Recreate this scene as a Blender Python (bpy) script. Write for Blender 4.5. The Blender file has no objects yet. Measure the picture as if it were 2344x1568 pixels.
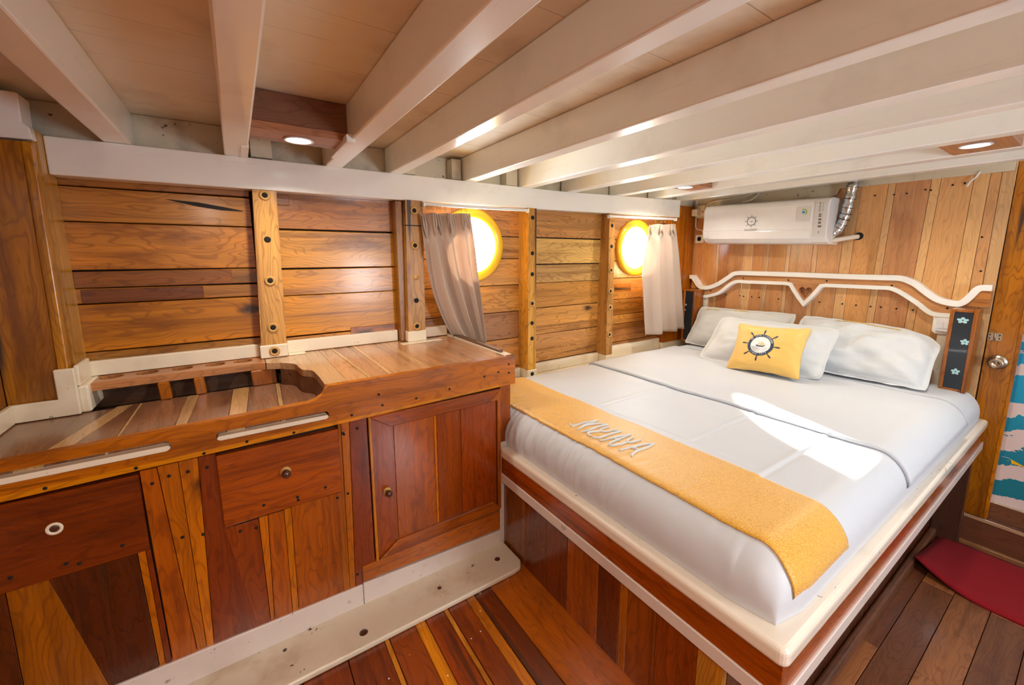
import bpy, bmesh, math, random
from mathutils import Vector, Matrix, noise
random.seed(7)
SC = bpy.context.scene
COL = SC.collection

# ------------------------------------------------------------------ camera, light, exposure
def setup():
    cam = bpy.data.cameras.new('camera'); co = bpy.data.objects.new('camera', cam); COL.objects.link(co)
    yaw, pitch, roll = .589298, .155453, -.0018336
    cy, sy, cp, sp = math.cos(yaw), math.sin(yaw), math.cos(pitch), math.sin(pitch)
    f = Vector((sy*cp, cy*cp, -sp)); r = Vector((cy, -sy, 0)); u = r.cross(f)
    c, s = math.cos(roll), math.sin(roll)
    r, u = c*r + s*u, -s*r + c*u
    m = Matrix((r, u, -f)).transposed().to_4x4(); m.translation = (0, 0, 1.235)
    co.matrix_world = m
    cam.sensor_width = 36; cam.lens = 933.92/2344*36; cam.shift_y = (732.536-784)/2344
    cam.clip_start = .02
    SC.camera = co
    w = bpy.data.worlds.new('sky'); SC.world = w; w.use_nodes = True
    bg = w.node_tree.nodes['Background']; bg.inputs[0].default_value = (.82, .91, 1, 1); bg.inputs[1].default_value = 36.0
    def light(kind, name, loc, aim, energy, color, **k):
        l = bpy.data.lights.new(name, kind); o = bpy.data.objects.new(name, l); COL.objects.link(o)
        o.location = loc; o.rotation_euler = Vector(aim).to_track_quat('-Z', 'Y').to_euler()
        l.energy = energy; l.color = color
        for a, b in k.items(): setattr(l, a, b)
        return o
    light('SUN', 'sun', (0, 8, 6), (-.63, -1.38, -.69), 95, (1, .95, .86), angle=.07)
    for nm, loc, aim, sx, szz in (('sky_portal', (1.35, -1.72, .95), (0, 1, 0), .36, .5), ('sky_portal', (1.03, 1.995, 1.29), (0, -1, 0), .3, .3), ('sky_portal', (2.32, 1.995, 1.29), (0, -1, 0), .3, .3)):
        o = light('AREA', nm, loc, aim, 1, (1, 1, 1), shape='RECTANGLE', size=sx, size_y=szz)
        o.data.cycles.is_portal = True
    SC.view_settings.view_transform = 'Standard'; SC.view_settings.look = 'None'
    SC.view_settings.gamma = 1; SC.view_settings.use_curve_mapping = False
    SC.view_settings.exposure = 0.6
    cy_ = SC.cycles
    cy_.use_denoising = True; cy_.max_bounces = 9; cy_.diffuse_bounces = 6; cy_.glossy_bounces = 4
    cy_.sample_clamp_indirect = 6; cy_.caustics_reflective = False; cy_.caustics_refractive = False
    cy_.transparent_max_bounces = 12
setup()
def fill_lamp(loc, power, r=.09):
    # unseen warm fill lamps, added at ceiling height behind the camera
    l = bpy.data.lights.new('fill_lamp', 'AREA'); l.shape = 'DISK'; l.size = r; l.energy = power; l.color = (1, .90, .78)
    o = bpy.data.objects.new('fill_lamp', l); COL.objects.link(o); o.location = loc
fill_lamp((-.15, -.35, 1.60), 13); fill_lamp((1.3, -.8, 1.60), 9)

# ------------------------------------------------------------------ colours and materials
def lin(h):
    h = h.lstrip('#'); v = [int(h[i:i+2], 16)/255 for i in (0, 2, 4)]
    return tuple((c/12.92 if c <= .04045 else ((c+.055)/1.055)**2.4) for c in v) + (1,)
class NT:
    def __init__(s, name):
        s.m = bpy.data.materials.new(name); s.m.use_nodes = True; s.t = s.m.node_tree; s.t.nodes.clear()
        s.out = s.n('ShaderNodeOutputMaterial'); s.bsdf = s.n('ShaderNodeBsdfPrincipled')
        s.l(s.bsdf.outputs[0], s.out.inputs[0])
    def n(s, typ, ins=None, **k):
        x = s.t.nodes.new(typ)
        for a, b in k.items(): setattr(x, a, b)
        for a, b in (ins or {}).items():
            if hasattr(b, 'links') or isinstance(b, bpy.types.NodeSocket): s.l(b, x.inputs[a])
            else: x.inputs[a].default_value = b
        return x
    def l(s, a, b): s.t.links.new(a, b)
    def math(s, op, a, b=0.0, c=None, clamp=False):
        d = {0: a, 1: b}
        if c is not None: d[2] = c
        return s.n('ShaderNodeMath', d, operation=op, use_clamp=clamp).outputs[0]
    def smooth(s, x, a, b):
        return s.n('ShaderNodeMapRange', {0: x, 1: a, 2: b, 3: 0.0, 4: 1.0}, interpolation_type='SMOOTHSTEP').outputs[0]
    def mix(s, f, a, b, mode='MIX'):
        x = s.n('ShaderNodeMix', data_type='RGBA', blend_type=mode)
        for i, v in ((0, f), (6, a), (7, b)):
            if isinstance(v, bpy.types.NodeSocket): s.l(v, x.inputs[i])
            else: x.inputs[i].default_value = v
        return x.outputs[2]
    def noise(s, vec, scale, detail=3, rough=.55, dist=0.0):
        return s.n('ShaderNodeTexNoise', {'Vector': vec, 'Scale': scale, 'Detail': detail, 'Roughness': rough, 'Distortion': dist}).outputs[0]
    def vscale(s, v, sx, sy, sz):
        return s.n('ShaderNodeVectorMath', {0: v, 1: (sx, sy, sz)}, operation='MULTIPLY').outputs[0]
    def bump(s, h, strength, dist=.002):
        b = s.n('ShaderNodeBump', {'Height': h, 'Strength': strength, 'Distance': dist}); s.l(b.outputs[0], s.bsdf.inputs['Normal'])
    def set(s, **k):
        for a, b in k.items():
            a = a.replace('_', ' ')
            key = {i.name.lower(): i.name for i in s.bsdf.inputs}[a.lower()]
            if isinstance(b, bpy.types.NodeSocket): s.l(b, s.bsdf.inputs[key])
            else: s.bsdf.inputs[key].default_value = b

def wood(name, rough=.32, coat=.35, contrast=1.0, knots=1.0, sat=1.08, specks=0.0, hue=.496):
    s = NT(name)
    gr = s.n('ShaderNodeAttribute', attribute_name='gr').outputs['Vector']
    info = s.n('ShaderNodeObjectInfo'); rnd = info.outputs['Random']; base = info.outputs['Color']
    off = s.n('ShaderNodeCombineXYZ', {0: s.math('MULTIPLY', rnd, 37.0), 1: s.math('MULTIPLY', rnd, 19.3), 2: s.math('MULTIPLY', rnd, 7.7)}).outputs[0]
    v = s.n('ShaderNodeVectorMath', {0: gr, 1: off}, operation='ADD').outputs[0]
    warp = s.noise(s.vscale(v, 1.6, 6, 6), 1.0, 3)
    # growth rings: cathedral figure
    wv = s.n('ShaderNodeVectorMath', {0: s.vscale(v, .34, 5, 3), 1: s.n('ShaderNodeCombineXYZ', {0: 0.0, 1: s.math('MULTIPLY', warp, 2.1), 2: 0.0}).outputs[0]}, operation='ADD').outputs[0]
    ring = s.n('ShaderNodeTexWave', {'Vector': wv, 'Scale': 3.1, 'Distortion': 4.5, 'Detail': 3.0, 'Detail Scale': .7, 'Detail Roughness': .62}, wave_type='BANDS', bands_direction='Y', wave_profile='SIN').outputs['Fac']
    fibre = s.noise(s.vscale(v, 5, 150, 150), 1.0, 3, .6)
    streak = s.noise(s.vscale(v, .9, 34, 34), 1.0, 5, .68, .3)
    blotch = s.noise(s.vscale(v, 1.7, 7.5, 7.5), 1.0, 5, .65)
    dark = s.mix(1.0, base, (.36, .27, .22, 1), 'MULTIPLY')
    light = s.mix(1.0, base, (1.45, 1.35, 1.2, 1), 'MULTIPLY')
    t = s.math('ADD', s.math('MULTIPLY', s.math('SUBTRACT', streak, .5), 2.0*contrast), s.math('MULTIPLY', s.math('SUBTRACT', s.noise(s.vscale(v, .8, 9, 9), 1.0, 3), .5), 1.3*contrast))
    c = s.mix(s.smooth(t, .02, .75), base, light)
    c = s.mix(s.math('MULTIPLY', s.smooth(t, .05, -.75), .9), c, dark)
    c = s.mix(s.math('MULTIPLY', s.smooth(ring, .74, 1.0), .36*contrast), c, dark)
    c = s.mix(s.math('MULTIPLY', s.smooth(blotch, .50, .74), .75*contrast), c, dark)
    c = s.mix(s.math('MULTIPLY', s.smooth(fibre, .56, .75), .35), c, dark)
    # dark mineral streaks and knots
    ms = s.noise(s.vscale(v, .9, 15, 15), 1.3, 2, .5, .4)
    c = s.mix(s.math('MULTIPLY', s.smooth(ms, .655, .735), .75*knots), c, (.03, .014, .007, 1))
    vo = s.n('ShaderNodeTexVoronoi', {'Vector': s.n('ShaderNodeVectorMath', {0: s.vscale(v, 2.6, 5.2, 3.0), 1: s.n('ShaderNodeVectorMath', {0: s.n('ShaderNodeTexNoise', {'Vector': v, 'Scale': 22.0, 'Detail': 2}).outputs['Color'], 1: (.14, .14, .14)}, operation='MULTIPLY').outputs[0]}, operation='ADD').outputs[0], 'Scale': 1.0, 'Randomness': .9})
    pick = s.math('GREATER_THAN', s.n('ShaderNodeSeparateColor', {0: vo.outputs['Color']}).outputs[0], .68)
    kn = s.math('MULTIPLY', s.smooth(vo.outputs['Distance'], .16, .03), pick)
    c = s.mix(s.math('MULTIPLY', kn, .9*knots), c, (.035, .013, .006, 1))
    if specks:   # flecks of white paint dropped on the boards
        sp = s.n('ShaderNodeTexVoronoi', {'Vector': gr, 'Scale': 26.0}); sel = s.math('GREATER_THAN', s.n('ShaderNodeSeparateColor', {0: sp.outputs['Color']}).outputs[1], .72)
        c = s.mix(s.math('MULTIPLY', s.math('MULTIPLY', s.smooth(sp.outputs['Distance'], .085, .05), sel), specks), c, (.75, .68, .58, 1))
    hs = s.n('ShaderNodeHueSaturation', {'Color': c, 'Hue': s.math('ADD', hue, s.math('MULTIPLY', rnd, .007)), 'Saturation': sat, 'Value': s.math('ADD', .92, s.math('MULTIPLY', rnd, .28))}).outputs[0]
    s.set(base_color=hs, roughness=s.math('ADD', rough, s.math('MULTIPLY', s.math('SUBTRACT', fibre, .5), .25)), coat_weight=coat, coat_roughness=.16)
    s.bump(s.math('ADD', s.math('MULTIPLY', fibre, .5), s.math('MULTIPLY', kn, -.6)), .22, .0015)
    return s.m
M_WOOD = wood('varnished_teak', .33, .3, 1.3, 1.3, 1.1, hue=.499)
M_CAB = wood('glossy_red_teak', .26, .5, 1.15, 1.0, 1.1)
M_FLOOR = wood('scuffed_floor_teak', .3, .45, 1.1, .9, 1.08, .8)
M_TOP = wood('worktop_teak', .24, .45, .85, .6, .92)
M_PALE = wood('pale_teak', .3, .4, .6, .3, .95)
M_DULL = wood('worn_teak', .4, .2, 1.0, .8, .95)

def paint(name, hexa, rough=.3, coat=.3, dirt=.25, dirtcol='#8a6a48', chip=0.0, streaks=0.0):
    s = NT(name)
    p = s.n('ShaderNodeNewGeometry').outputs['Position']
    n1 = s.noise(p, 5.0, 4, .6); n2 = s.noise(s.vscale(p, 1, 1, 1), 28.0, 4, .7)
    c = s.mix(s.math('MULTIPLY', s.smooth(n1, .50, .74), dirt), lin(hexa), lin(dirtcol))
    if streaks:
        gr = s.n('ShaderNodeAttribute', attribute_name='gr').outputs['Vector']
        st = s.noise(s.vscale(gr, 3.5, 90, 90), 1.0, 3, .6)
        c = s.mix(s.math('MULTIPLY', s.smooth(st, .6, .78), streaks), c, lin('#7d6a50'))
    if chip:
        ch = s.math('MULTIPLY', s.smooth(n2, .65, .68), s.smooth(n1, .42, .52))
        c = s.mix(s.math('MULTIPLY', ch, chip), c, lin('#4a2716'))
    s.set(base_color=c, roughness=rough, coat_weight=coat, coat_roughness=.12)
    s.bump(s.noise(p, 60.0, 3, .6), .06, .002)
    return s.m
M_WHITE = paint('glossy_white_paint', '#f3f4ef', .28, .4, .12, streaks=.10)
M_CEIL = paint('cream_ceiling_paint', '#e8ddc8', .4, .15, .3, '#9c7a54', streaks=.3)
M_TRIM = paint('cream_trim_paint', '#e8ddc6', .38, .25, .3, '#b08a52', .5)
M_FLOORW = paint('worn_white_plank_paint', '#d8cdb8', .34, .3, .6, '#a8875a', 1.0)
M_KICK = paint('pinkish_white_paint', '#d9cdc6', .32, .3, .2, '#a88c78', .6)
M_RAIL = paint('chipped_white_rail_paint', '#e6dbcc', .26, .5, .15, '#b59a80', .9)
M_DIRTY = paint('dirty_cream_paint', '#cfc6b0', .45, .1, .6, '#6f5a40', .9)

def plain(name, hexa, rough=.5, metal=0.0, coat=0.0, emit=0.0, sheen=0.0, bumps=None):
    s = NT(name); s.set(base_color=lin(hexa), roughness=rough, metallic=metal, coat_weight=coat)
    p = s.n('ShaderNodeNewGeometry').outputs['Position']
    n = s.noise(p, 18.0, 3)
    s.set(base_color=s.mix(s.math('MULTIPLY', n, .18), lin(hexa), tuple(.55*x for x in lin(hexa)[:3])+(1,)))
    if emit: s.set(emission_color=lin(hexa), emission_strength=emit)
    if sheen: s.set(sheen_weight=sheen)
    if bumps: s.bump(s.noise(p, bumps[0], 3, .6), bumps[1], .003)
    return s.m
M_DARK = plain('dark_cavity_wood', '#1d120b', .7)
M_HOLE = plain('black_hole', '#0d0907', .8)
M_YEL = plain('yellow_gloss_enamel', '#f2bd12', .3, coat=.4)
M_PLAST = plain('white_plastic', '#f2f3f4', .22, coat=.3)
M_PLASTG = plain('grey_white_plastic', '#d9d8d6', .3)
M_CREAMP = plain('cream_plastic', '#e6dccb', .35)
M_GREY = plain('grey_print', '#6b6d70', .5)
M_NAVY = plain('navy_print', '#2f3f52', .7)
M_BLACKP = plain('black_lamp_panel', '#1d2730', .35, coat=.3)
M_FLOWER = plain('pale_blue_flower_print', '#a9d3d8', .5)
M_STEEL = plain('brushed_nickel', '#b9ac98', .25, 1.0)
M_BRASS = plain('old_brass', '#8a6a3a', .35, 1.0)
M_FOIL = plain('crinkled_foil', '#cfd3d6', .18, 1.0, bumps=(55.0, .9))
M_BAND = plain('black_tie', '#15161a', .5)
M_GREEN = plain('green_print', '#9bbf3f', .5)
M_BLUE = plain('blue_print', '#3b8fc4', .5)
M_RED = plain('red_lamp_plastic', '#d03030', .4)
M_PLUGW = plain('pale_wood_plug', '#c99a55', .45)
M_KNOBW = plain('dark_turned_knob_wood', '#4a2718', .25, coat=.6)
M_ALU = plain('white_curtain_track', '#e6e6e6', .35)
M_THREAD = plain('silver_thread', '#d5dbe0', .4, sheen=.5)
M_GOLDT = plain('yellow_thread', '#e9c46a', .6)
s = NT('lamp_disc'); s.set(base_color=(1, 1, 1, 1), emission_color=(1, .96, .9, 1), emission_strength=9.0); M_LAMP = s.m
s = NT('porthole_glass'); s.t.nodes.remove(s.bsdf)
a = s.n('ShaderNodeBsdfTransparent', {0: (.97, .99, .98, 1)}); b = s.n('ShaderNodeBsdfGlossy', {'Roughness': .03})
mx = s.n('ShaderNodeMixShader', {0: .05}); s.l(a.outputs[0], mx.inputs[1]); s.l(b.outputs[0], mx.inputs[2]); s.l(mx.outputs[0], s.out.inputs[0]); M_GLASS = s.m

def cloth(name, hexa, rough=.75, sheen=.3, fine=420.0, wr=0.0, trans=0.0, dist=.004):
    s = NT(name); p = s.n('ShaderNodeNewGeometry').outputs['Position']
    w = s.noise(p, fine, 2, .6); big = s.noise(p, 9.0, 4, .6)
    c = s.mix(s.math('MULTIPLY', w, .16), lin(hexa), tuple(.72*x for x in lin(hexa)[:3])+(1,))
    s.set(base_color=c, roughness=rough, sheen_weight=sheen)
    h = s.math('ADD', s.math('MULTIPLY', w, .12), s.math('MULTIPLY', big, wr))
    s.bump(h, .35, dist)
    if trans:
        tl = s.n('ShaderNodeBsdfTranslucent', {0: c}); mx = s.n('ShaderNodeMixShader', {0: trans})
        s.l(s.bsdf.outputs[0], mx.inputs[1]); s.l(tl.outputs[0], mx.inputs[2]); s.l(mx.outputs[0], s.out.inputs[0])
    return s.m
M_SHEET = cloth('white_cotton_sateen', '#cdd3dc', .48, .15, 500, .9)
M_PILL = cloth('white_pillowcase', '#cfd4d8', .7, .2, 500, 1.6, 0.0, .014)
M_PILLG = cloth('off_white_pillowcase', '#c9cbc9', .7, .2, 500, 1.6, 0.0, .014)
M_CURT = cloth('beige_linen', '#c9b4a3', .85, .3, 380, .5, .16, .008)
M_CUSH = cloth('yellow_satin', '#e8bd62', .5, .4, 500, .8)
M_RUG = cloth('crimson_pile', '#860010', 1.0, .0, 260, .6)
# gold runner fabric
s = NT('gold_brocade'); p = s.n('ShaderNodeNewGeometry').outputs['Position']
vo = s.n('ShaderNodeTexVoronoi', {'Vector': p, 'Scale': 95.0}, feature='DISTANCE_TO_EDGE').outputs['Distance']
wa = s.n('ShaderNodeTexWave', {'Vector': p, 'Scale': 75.0, 'Distortion': 12.0, 'Detail': 2.0, 'Detail Scale': 2.0}, bands_direction='DIAGONAL').outputs['Fac']
big = s.noise(p, 7.0, 3)
c = s.mix(s.smooth(wa, .35, .75), lin('#d69a24'), lin('#ebb84e'))
c = s.mix(s.math('MULTIPLY', s.smooth(vo, .06, .0), .5), c, lin('#bd7d1f'))
c = s.mix(s.math('MULTIPLY', s.smooth(big, .45, .7), .4), c, lin('#e3ad4a'))
s.set(base_color=c, roughness=.42, sheen_weight=.4); s.bump(s.math('ADD', s.math('MULTIPLY', wa, .4), s.math('MULTIPLY', big, 1.0)), .14, .002); M_RUNNER = s.m
# turquoise panel with painted clouds (flat print)
s = NT('painted_clouds'); p = s.n('ShaderNodeNewGeometry').outputs['Position']
sep = s.n('ShaderNodeSeparateXYZ', {0: p})
wob = s.noise(s.vscale(p, 1, 6, 11), 1.0, 5, .7)
ph = s.math('ADD', s.math('MULTIPLY', sep.outputs[2], 2*math.pi/.165), s.math('ADD', s.math('MULTIPLY', sep.outputs[1], 14.0), s.math('MULTIPLY', wob, 8.0)))
band = s.smooth(s.math('SINE', ph), .06, .14)
sky = s.mix(s.smooth(sep.outputs[2], .1, .9), lin('#12788c'), lin('#149fce'))
s.set(base_color=s.mix(band, sky, lin('#d8c8c6')), roughness=.45); M_CLOUD = s.m

# ------------------------------------------------------------------ builders
AX = {'x': Vector((1, 0, 0)), 'y': Vector((0, 1, 0)), 'z': Vector((0, 0, 1))}
def wloc(o):
    v = Vector(o.location)
    while o.parent: o = o.parent; v += o.location
    return v
def ob(name, bm, mat, parent=None, grain='x', col=None, smooth=False, kind=None, label=None, cat=None, group=None):
    """link a bmesh (world coordinates) as one mesh object with its origin at its base"""
    bmesh.ops.recalc_face_normals(bm, faces=bm.faces)
    me = bpy.data.meshes.new(name)
    if smooth:
        for f in bm.faces: f.smooth = True
    xs = [v.co for v in bm.verts]
    lo = Vector([min(c[i] for c in xs) for i in range(3)]); hi = Vector([max(c[i] for c in xs) for i in range(3)])
    org = Vector(((lo.x+hi.x)/2, (lo.y+hi.y)/2, lo.z))
    bm.verts.ensure_lookup_table()
    g = Vector(grain) if not isinstance(grain, str) else AX[grain]
    others = [a for a in AX.values() if abs(a.dot(g)) < .75][:2]
    if len(others) < 2: others = [AX['x'], AX['z']]
    # widest other axis becomes the 'across' direction
    others.sort(key=lambda a: -abs((hi-lo).dot(a)))
    gr = []
    for v in bm.verts: gr += [v.co.dot(g), v.co.dot(others[0]), v.co.dot(others[1])]
    bm.transform(Matrix.Translation(-org)); bm.to_mesh(me); bm.free()
    at = me.attributes.new('gr', 'FLOAT_VECTOR', 'POINT'); at.data.foreach_set('vector', gr)
    for m in (mat if isinstance(mat, (list, tuple)) else [mat]): me.materials.append(m)
    o = bpy.data.objects.new(name, me); COL.objects.link(o)
    o.location = org
    if parent: o.parent = parent; o.location = org - wloc(parent)
    if col: o.color = lin(col)
    tag(o, label, cat, group, kind)
    return o
def tag(o, label=None, cat=None, group=None, kind=None):
    for k, v in (('label', label), ('category', cat), ('group', group), ('kind', kind)):
        if v: o[k] = v
    return o
def thing(name, label, cat, loc, group=None, kind=None):
    o = bpy.data.objects.new(name, None); COL.objects.link(o); o.location = loc; o.empty_display_size = .05
    return tag(o, label, cat, group, kind)
def copy_tree(o, loc=None, parent=None):
    c = o.copy(); COL.objects.link(c)
    if parent: c.parent = parent
    if loc: c.location = loc
    for ch in list(o.children): copy_tree(ch, None, c)
    return c
def bev(bm, w, seg=1):
    if w > 0: bmesh.ops.bevel(bm, geom=[e for e in bm.edges if len(e.link_faces) == 2 and e.calc_face_angle(0) > .5], offset=w, segments=seg, affect='EDGES', profile=.5, clamp_overlap=True)
PL = {'x': (1, 2, 0), 'y': (0, 2, 1), 'z': (0, 1, 2)}
def pt(axis, a, b, d):
    v = [0, 0, 0]; i, j, k = PL[axis]; v[i] = a; v[j] = b; v[k] = d; return Vector(v)
def prism(poly, axis, d0, d1, w=.0015, seg=1, holes=(), bm=None, mi=0):
    """polygon in the plane normal to axis, extruded from d0 to d1"""
    b = bmesh.new()
    if holes:
        es = []
        for loop in [poly]+list(holes):
            vs = [b.verts.new(pt(axis, p[0], p[1], d0)) for p in loop]
            es += [b.edges.new((vs[i], vs[(i+1) % len(vs)])) for i in range(len(vs))]
        r = bmesh.ops.triangle_fill(b, edges=es, use_beauty=True)
        fs = [f for f in r['geom'] if isinstance(f, bmesh.types.BMFace)]
    else:
        fs = [b.faces.new([b.verts.new(pt(axis, p[0], p[1], d0)) for p in poly])]
    r = bmesh.ops.extrude_face_region(b, geom=fs)
    dv = pt(axis, 0, 0, d1-d0)
    bmesh.ops.translate(b, verts=[v for v in r['geom'] if isinstance(v, bmesh.types.BMVert)], vec=dv)
    bmesh.ops.recalc_face_normals(b, faces=b.faces)
    if w: bev(b, w, seg)
    return merge(bm, b, mi)
def merge(bm, b, mi=0):
    for f in b.faces: f.material_index = mi
    if bm is None: return b
    mp = {v: bm.verts.new(v.co) for v in b.verts}
    for f in b.faces:
        try:
            g = bm.faces.new([mp[v] for v in f.verts]); g.material_index = mi; g.smooth = f.smooth
        except ValueError: pass
    b.free(); return bm
def rect(a0, a1, b0, b1): return [(a0, b0), (a1, b0), (a1, b1), (a0, b1)]
def box(x0, x1, y0, y1, z0, z1, w=.0015, seg=1, bm=None, mi=0):
    return prism(rect(x0, x1, y0, y1), 'z', z0, z1, w, seg, (), bm, mi)
def tube(pts, r, n=8, bm=None, mi=0, closed=False):
    b = bmesh.new(); P = [Vector(p) for p in pts]; rings = []; N = len(P); up = None
    for i, p in enumerate(P):
        t = (P[(i+1) % N]-P[i-1]) if closed else (P[min(i+1, N-1)]-P[max(i-1, 0)])
        t.normalize()
        if up is None: up = Vector((0, 0, 1)) if abs(t.z) < .9 else Vector((1, 0, 0))
        a = t.cross(up).normalized(); up = a.cross(t).normalized()
        rr = r[i] if isinstance(r, (list, tuple)) else r
        rings.append([b.verts.new(p+rr*(math.cos(2*math.pi*k/n)*a+math.sin(2*math.pi*k/n)*up)) for k in range(n)])
    for i in range(N if closed else N-1):
        A, B = rings[i], rings[(i+1) % N]
        for k in range(n):
            f = b.faces.new((A[k], A[(k+1) % n], B[(k+1) % n], B[k])); f.smooth = True
    if not closed: b.faces.new(rings[0]); b.faces.new(rings[-1])
    return merge(bm, b, mi)
def lathe(prof, c, axis, n=20, bm=None, mi=0, cap=True):
    """prof: (radius, distance along axis) pairs, capped"""
    b = bmesh.new(); d = Vector(axis).normalized(); u = d.orthogonal().normalized(); v = d.cross(u); c = Vector(c); rings = []
    for r, h in prof:
        if r < 1e-6: rings.append([b.verts.new(c+d*h)])
        else: rings.append([b.verts.new(c+d*h+r*(math.cos(2*math.pi*k/n)*u+math.sin(2*math.pi*k/n)*v)) for k in range(n)])
    for A, B in zip(rings, rings[1:]):
        for k in range(n):
            q = [A[k % len(A)], A[(k+1) % len(A)], B[(k+1) % len(B)], B[k % len(B)]]
            q = list(dict.fromkeys(q))
            if len(q) > 2: f = b.faces.new(q); f.smooth = True
    for R in ((rings[0], rings[-1]) if cap else ()):
        if len(R) > 2: b.faces.new(R)
    return merge(bm, b, mi)
def circ(cx, cz, r, n=32, a0=0, a1=2*math.pi): return [(cx+r*math.cos(a0+(a1-a0)*k/n), cz+r*math.sin(a0+(a1-a0)*k/n)) for k in range(n)]
def ribbon(pts, w0, w1=None):
    """polyline in a plane -> polygon offset by w0 to one side and w1 to the other"""
    if w1 is None: w1 = w0
    P = [Vector(p) for p in pts]; A, B = [], []
    for i, p in enumerate(P):
        t = (P[min(i+1, len(P)-1)]-P[max(i-1, 0)]).normalized(); n = Vector((-t.y, t.x))
        A.append(p+n*w0); B.append(p-n*w1)
    return [tuple(q) for q in A+B[::-1]]
def strip_prism(pts, w0, w1, axis, d0, d1, w=.002, seg=1):
    """moulding of constant width along a polyline, extruded from d0 to d1"""
    P = [Vector(p) for p in pts]; b = bmesh.new(); S = []
    for i, p in enumerate(P):
        t0 = (P[i]-P[i-1]).normalized() if i else (P[1]-P[0]).normalized(); t1 = (P[i+1]-P[i]).normalized() if i+1 < len(P) else t0
        t = (t0+t1).normalized(); n = Vector((-t.y, t.x)); k = min(2.0, 1/max(.3, t.dot(t1)))
        a, c = p+n*w0*k, p-n*w1*k
        S.append([b.verts.new(pt(axis, q.x, q.y, d)) for q, d in ((a, d0), (c, d0), (c, d1), (a, d1))])
    for A, B in zip(S, S[1:]):
        for k in range(4): b.faces.new((A[k], A[(k+1) % 4], B[(k+1) % 4], B[k]))
    b.faces.new(S[0]); b.faces.new(S[-1]); bmesh.ops.recalc_face_normals(b, faces=b.faces)
    if w: bev(b, w, seg)
    return b
def spline(pts, k=6):
    P = [Vector(p) for p in pts]; P = [2*P[0]-P[1]]+P+[2*P[-1]-P[-2]]; out = []
    for i in range(1, len(P)-2):
        for j in range(k):
            t = j/k; a, b, c, d = P[i-1:i+3]
            out.append(.5*(2*b+(c-a)*t+(2*a-5*b+4*c-d)*t*t+(3*b-a-3*c+d)*t**3))
    return [tuple(q) for q in out]+[tuple(P[-2])]
def text_polys(body, size, mapf, mat, name, parent, shear=0.0, thick=0.0):
    """flat lettering mapped through mapf(u, v) -> world point"""
    cu = bpy.data.curves.new('lettering', 'FONT'); cu.body = body; cu.size = size; cu.align_x = 'CENTER'; cu.align_y = 'CENTER'; cu.shear = shear; cu.resolution_u = 3
    o = bpy.data.objects.new('lettering', cu); COL.objects.link(o)
    dg = bpy.context.evaluated_depsgraph_get(); me = bpy.data.meshes.new_from_object(o.evaluated_get(dg))
    bm = bmesh.new(); bm.from_mesh(me); bpy.data.objects.remove(o); bpy.data.meshes.remove(me)
    for v in bm.verts: v.co = mapf(v.co.x, v.co.y)
    if name is None: return bm
    return ob(name, bm, mat, parent)
def jit(h, a=.06):
    """small brightness change of a hex tone"""
    h = h.lstrip('#'); k = 1+random.uniform(-a, a)
    return '#%02x%02x%02x' % tuple(max(0, min(255, int(int(h[i:i+2], 16)*k))) for i in (0, 2, 4))

def blend(a, b, t):
    f = lambda h: [int(h.lstrip('#')[i:i+2], 16) for i in (0, 2, 4)]
    return '#%02x%02x%02x' % tuple(int(x*(1-t)+y*t) for x, y in zip(f(a), f(b)))

# ------------------------------------------------------------------ room shell
YW = 1.93            # inner face of the hull planking
PORT = ((1.03, 1.29), (2.32, 1.29)); PR = .158
floor = ob('floor', box(-.75, .865, -1.7, 1.95, -.30, -.022, 0), M_DARK, kind='structure')
for x0, x1, c in ((-.75, -.56, '#7c3a1a'), (-.56, -.42, '#95501f'), (-.42, -.30, '#7c3a1a'), (-.30, -.17, '#8d481d'), (-.17, -.06, '#7c3a1a'), (-.06, .055, '#87431c'), (.055, .18, '#7a3718'), (.18, .292, '#78361a'),
                  (.292, .308, '#b9793c'), (.308, .395, '#7f3d1c'), (.395, .432, '#bd7836'), (.432, .50, '#854020'), (.50, .516, '#b87c40'), (.516, .588, '#8c4822'), (.588, .622, '#bb7432'), (.622, .690, '#5f2c14'), (.690, .862, '#a55a1f')):
    sh = random.uniform(-.008, .008)
    ob('floor_board', prism([(x0+.001+sh, -1.7), (x1-.001+sh, -1.7), (x1-.001, 1.357), (x0+.001, 1.357)], 'z', -.022, 0, .0015), M_FLOOR, floor, 'y', c)
lowfl = ob('floor', box(.86, 3.06, -1.7, .45, -.30, -.238, 0), M_DARK, kind='structure')
fb = [(.335, .42), (.235, .335), (.13, .235), (.03, .13), (-.08, .03), (-.2, -.08), (-.33, -.2), (-.46, -.33), (-.6, -.46), (-.75, -.6)]
for i, (y0, y1) in enumerate(fb):
    cuts = [.865, 1.87 if i % 2 == 0 else 2.45, 2.955]
    for a, b in zip(cuts, cuts[1:]):
        ob('floor_board', box(a+.001, b-.001, y0+.001, y1-.001, -.238, -.216, .0015), M_DULL, lowfl, 'x', jit(('#8a5228', '#6f3d1f', '#94592c', '#7a4724')[(i+(a > 1)) % 4], .1))
ob('floor_board', box(.866, 2.955, -1.69, -.751, -.238, -.216, 0), M_DULL, lowfl, 'x', '#7a4724')
ob('floor_riser', box(.862, .872, -1.7, .395, -.216, -.001), M_DULL, lowfl, 'y', '#7a4724')

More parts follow.
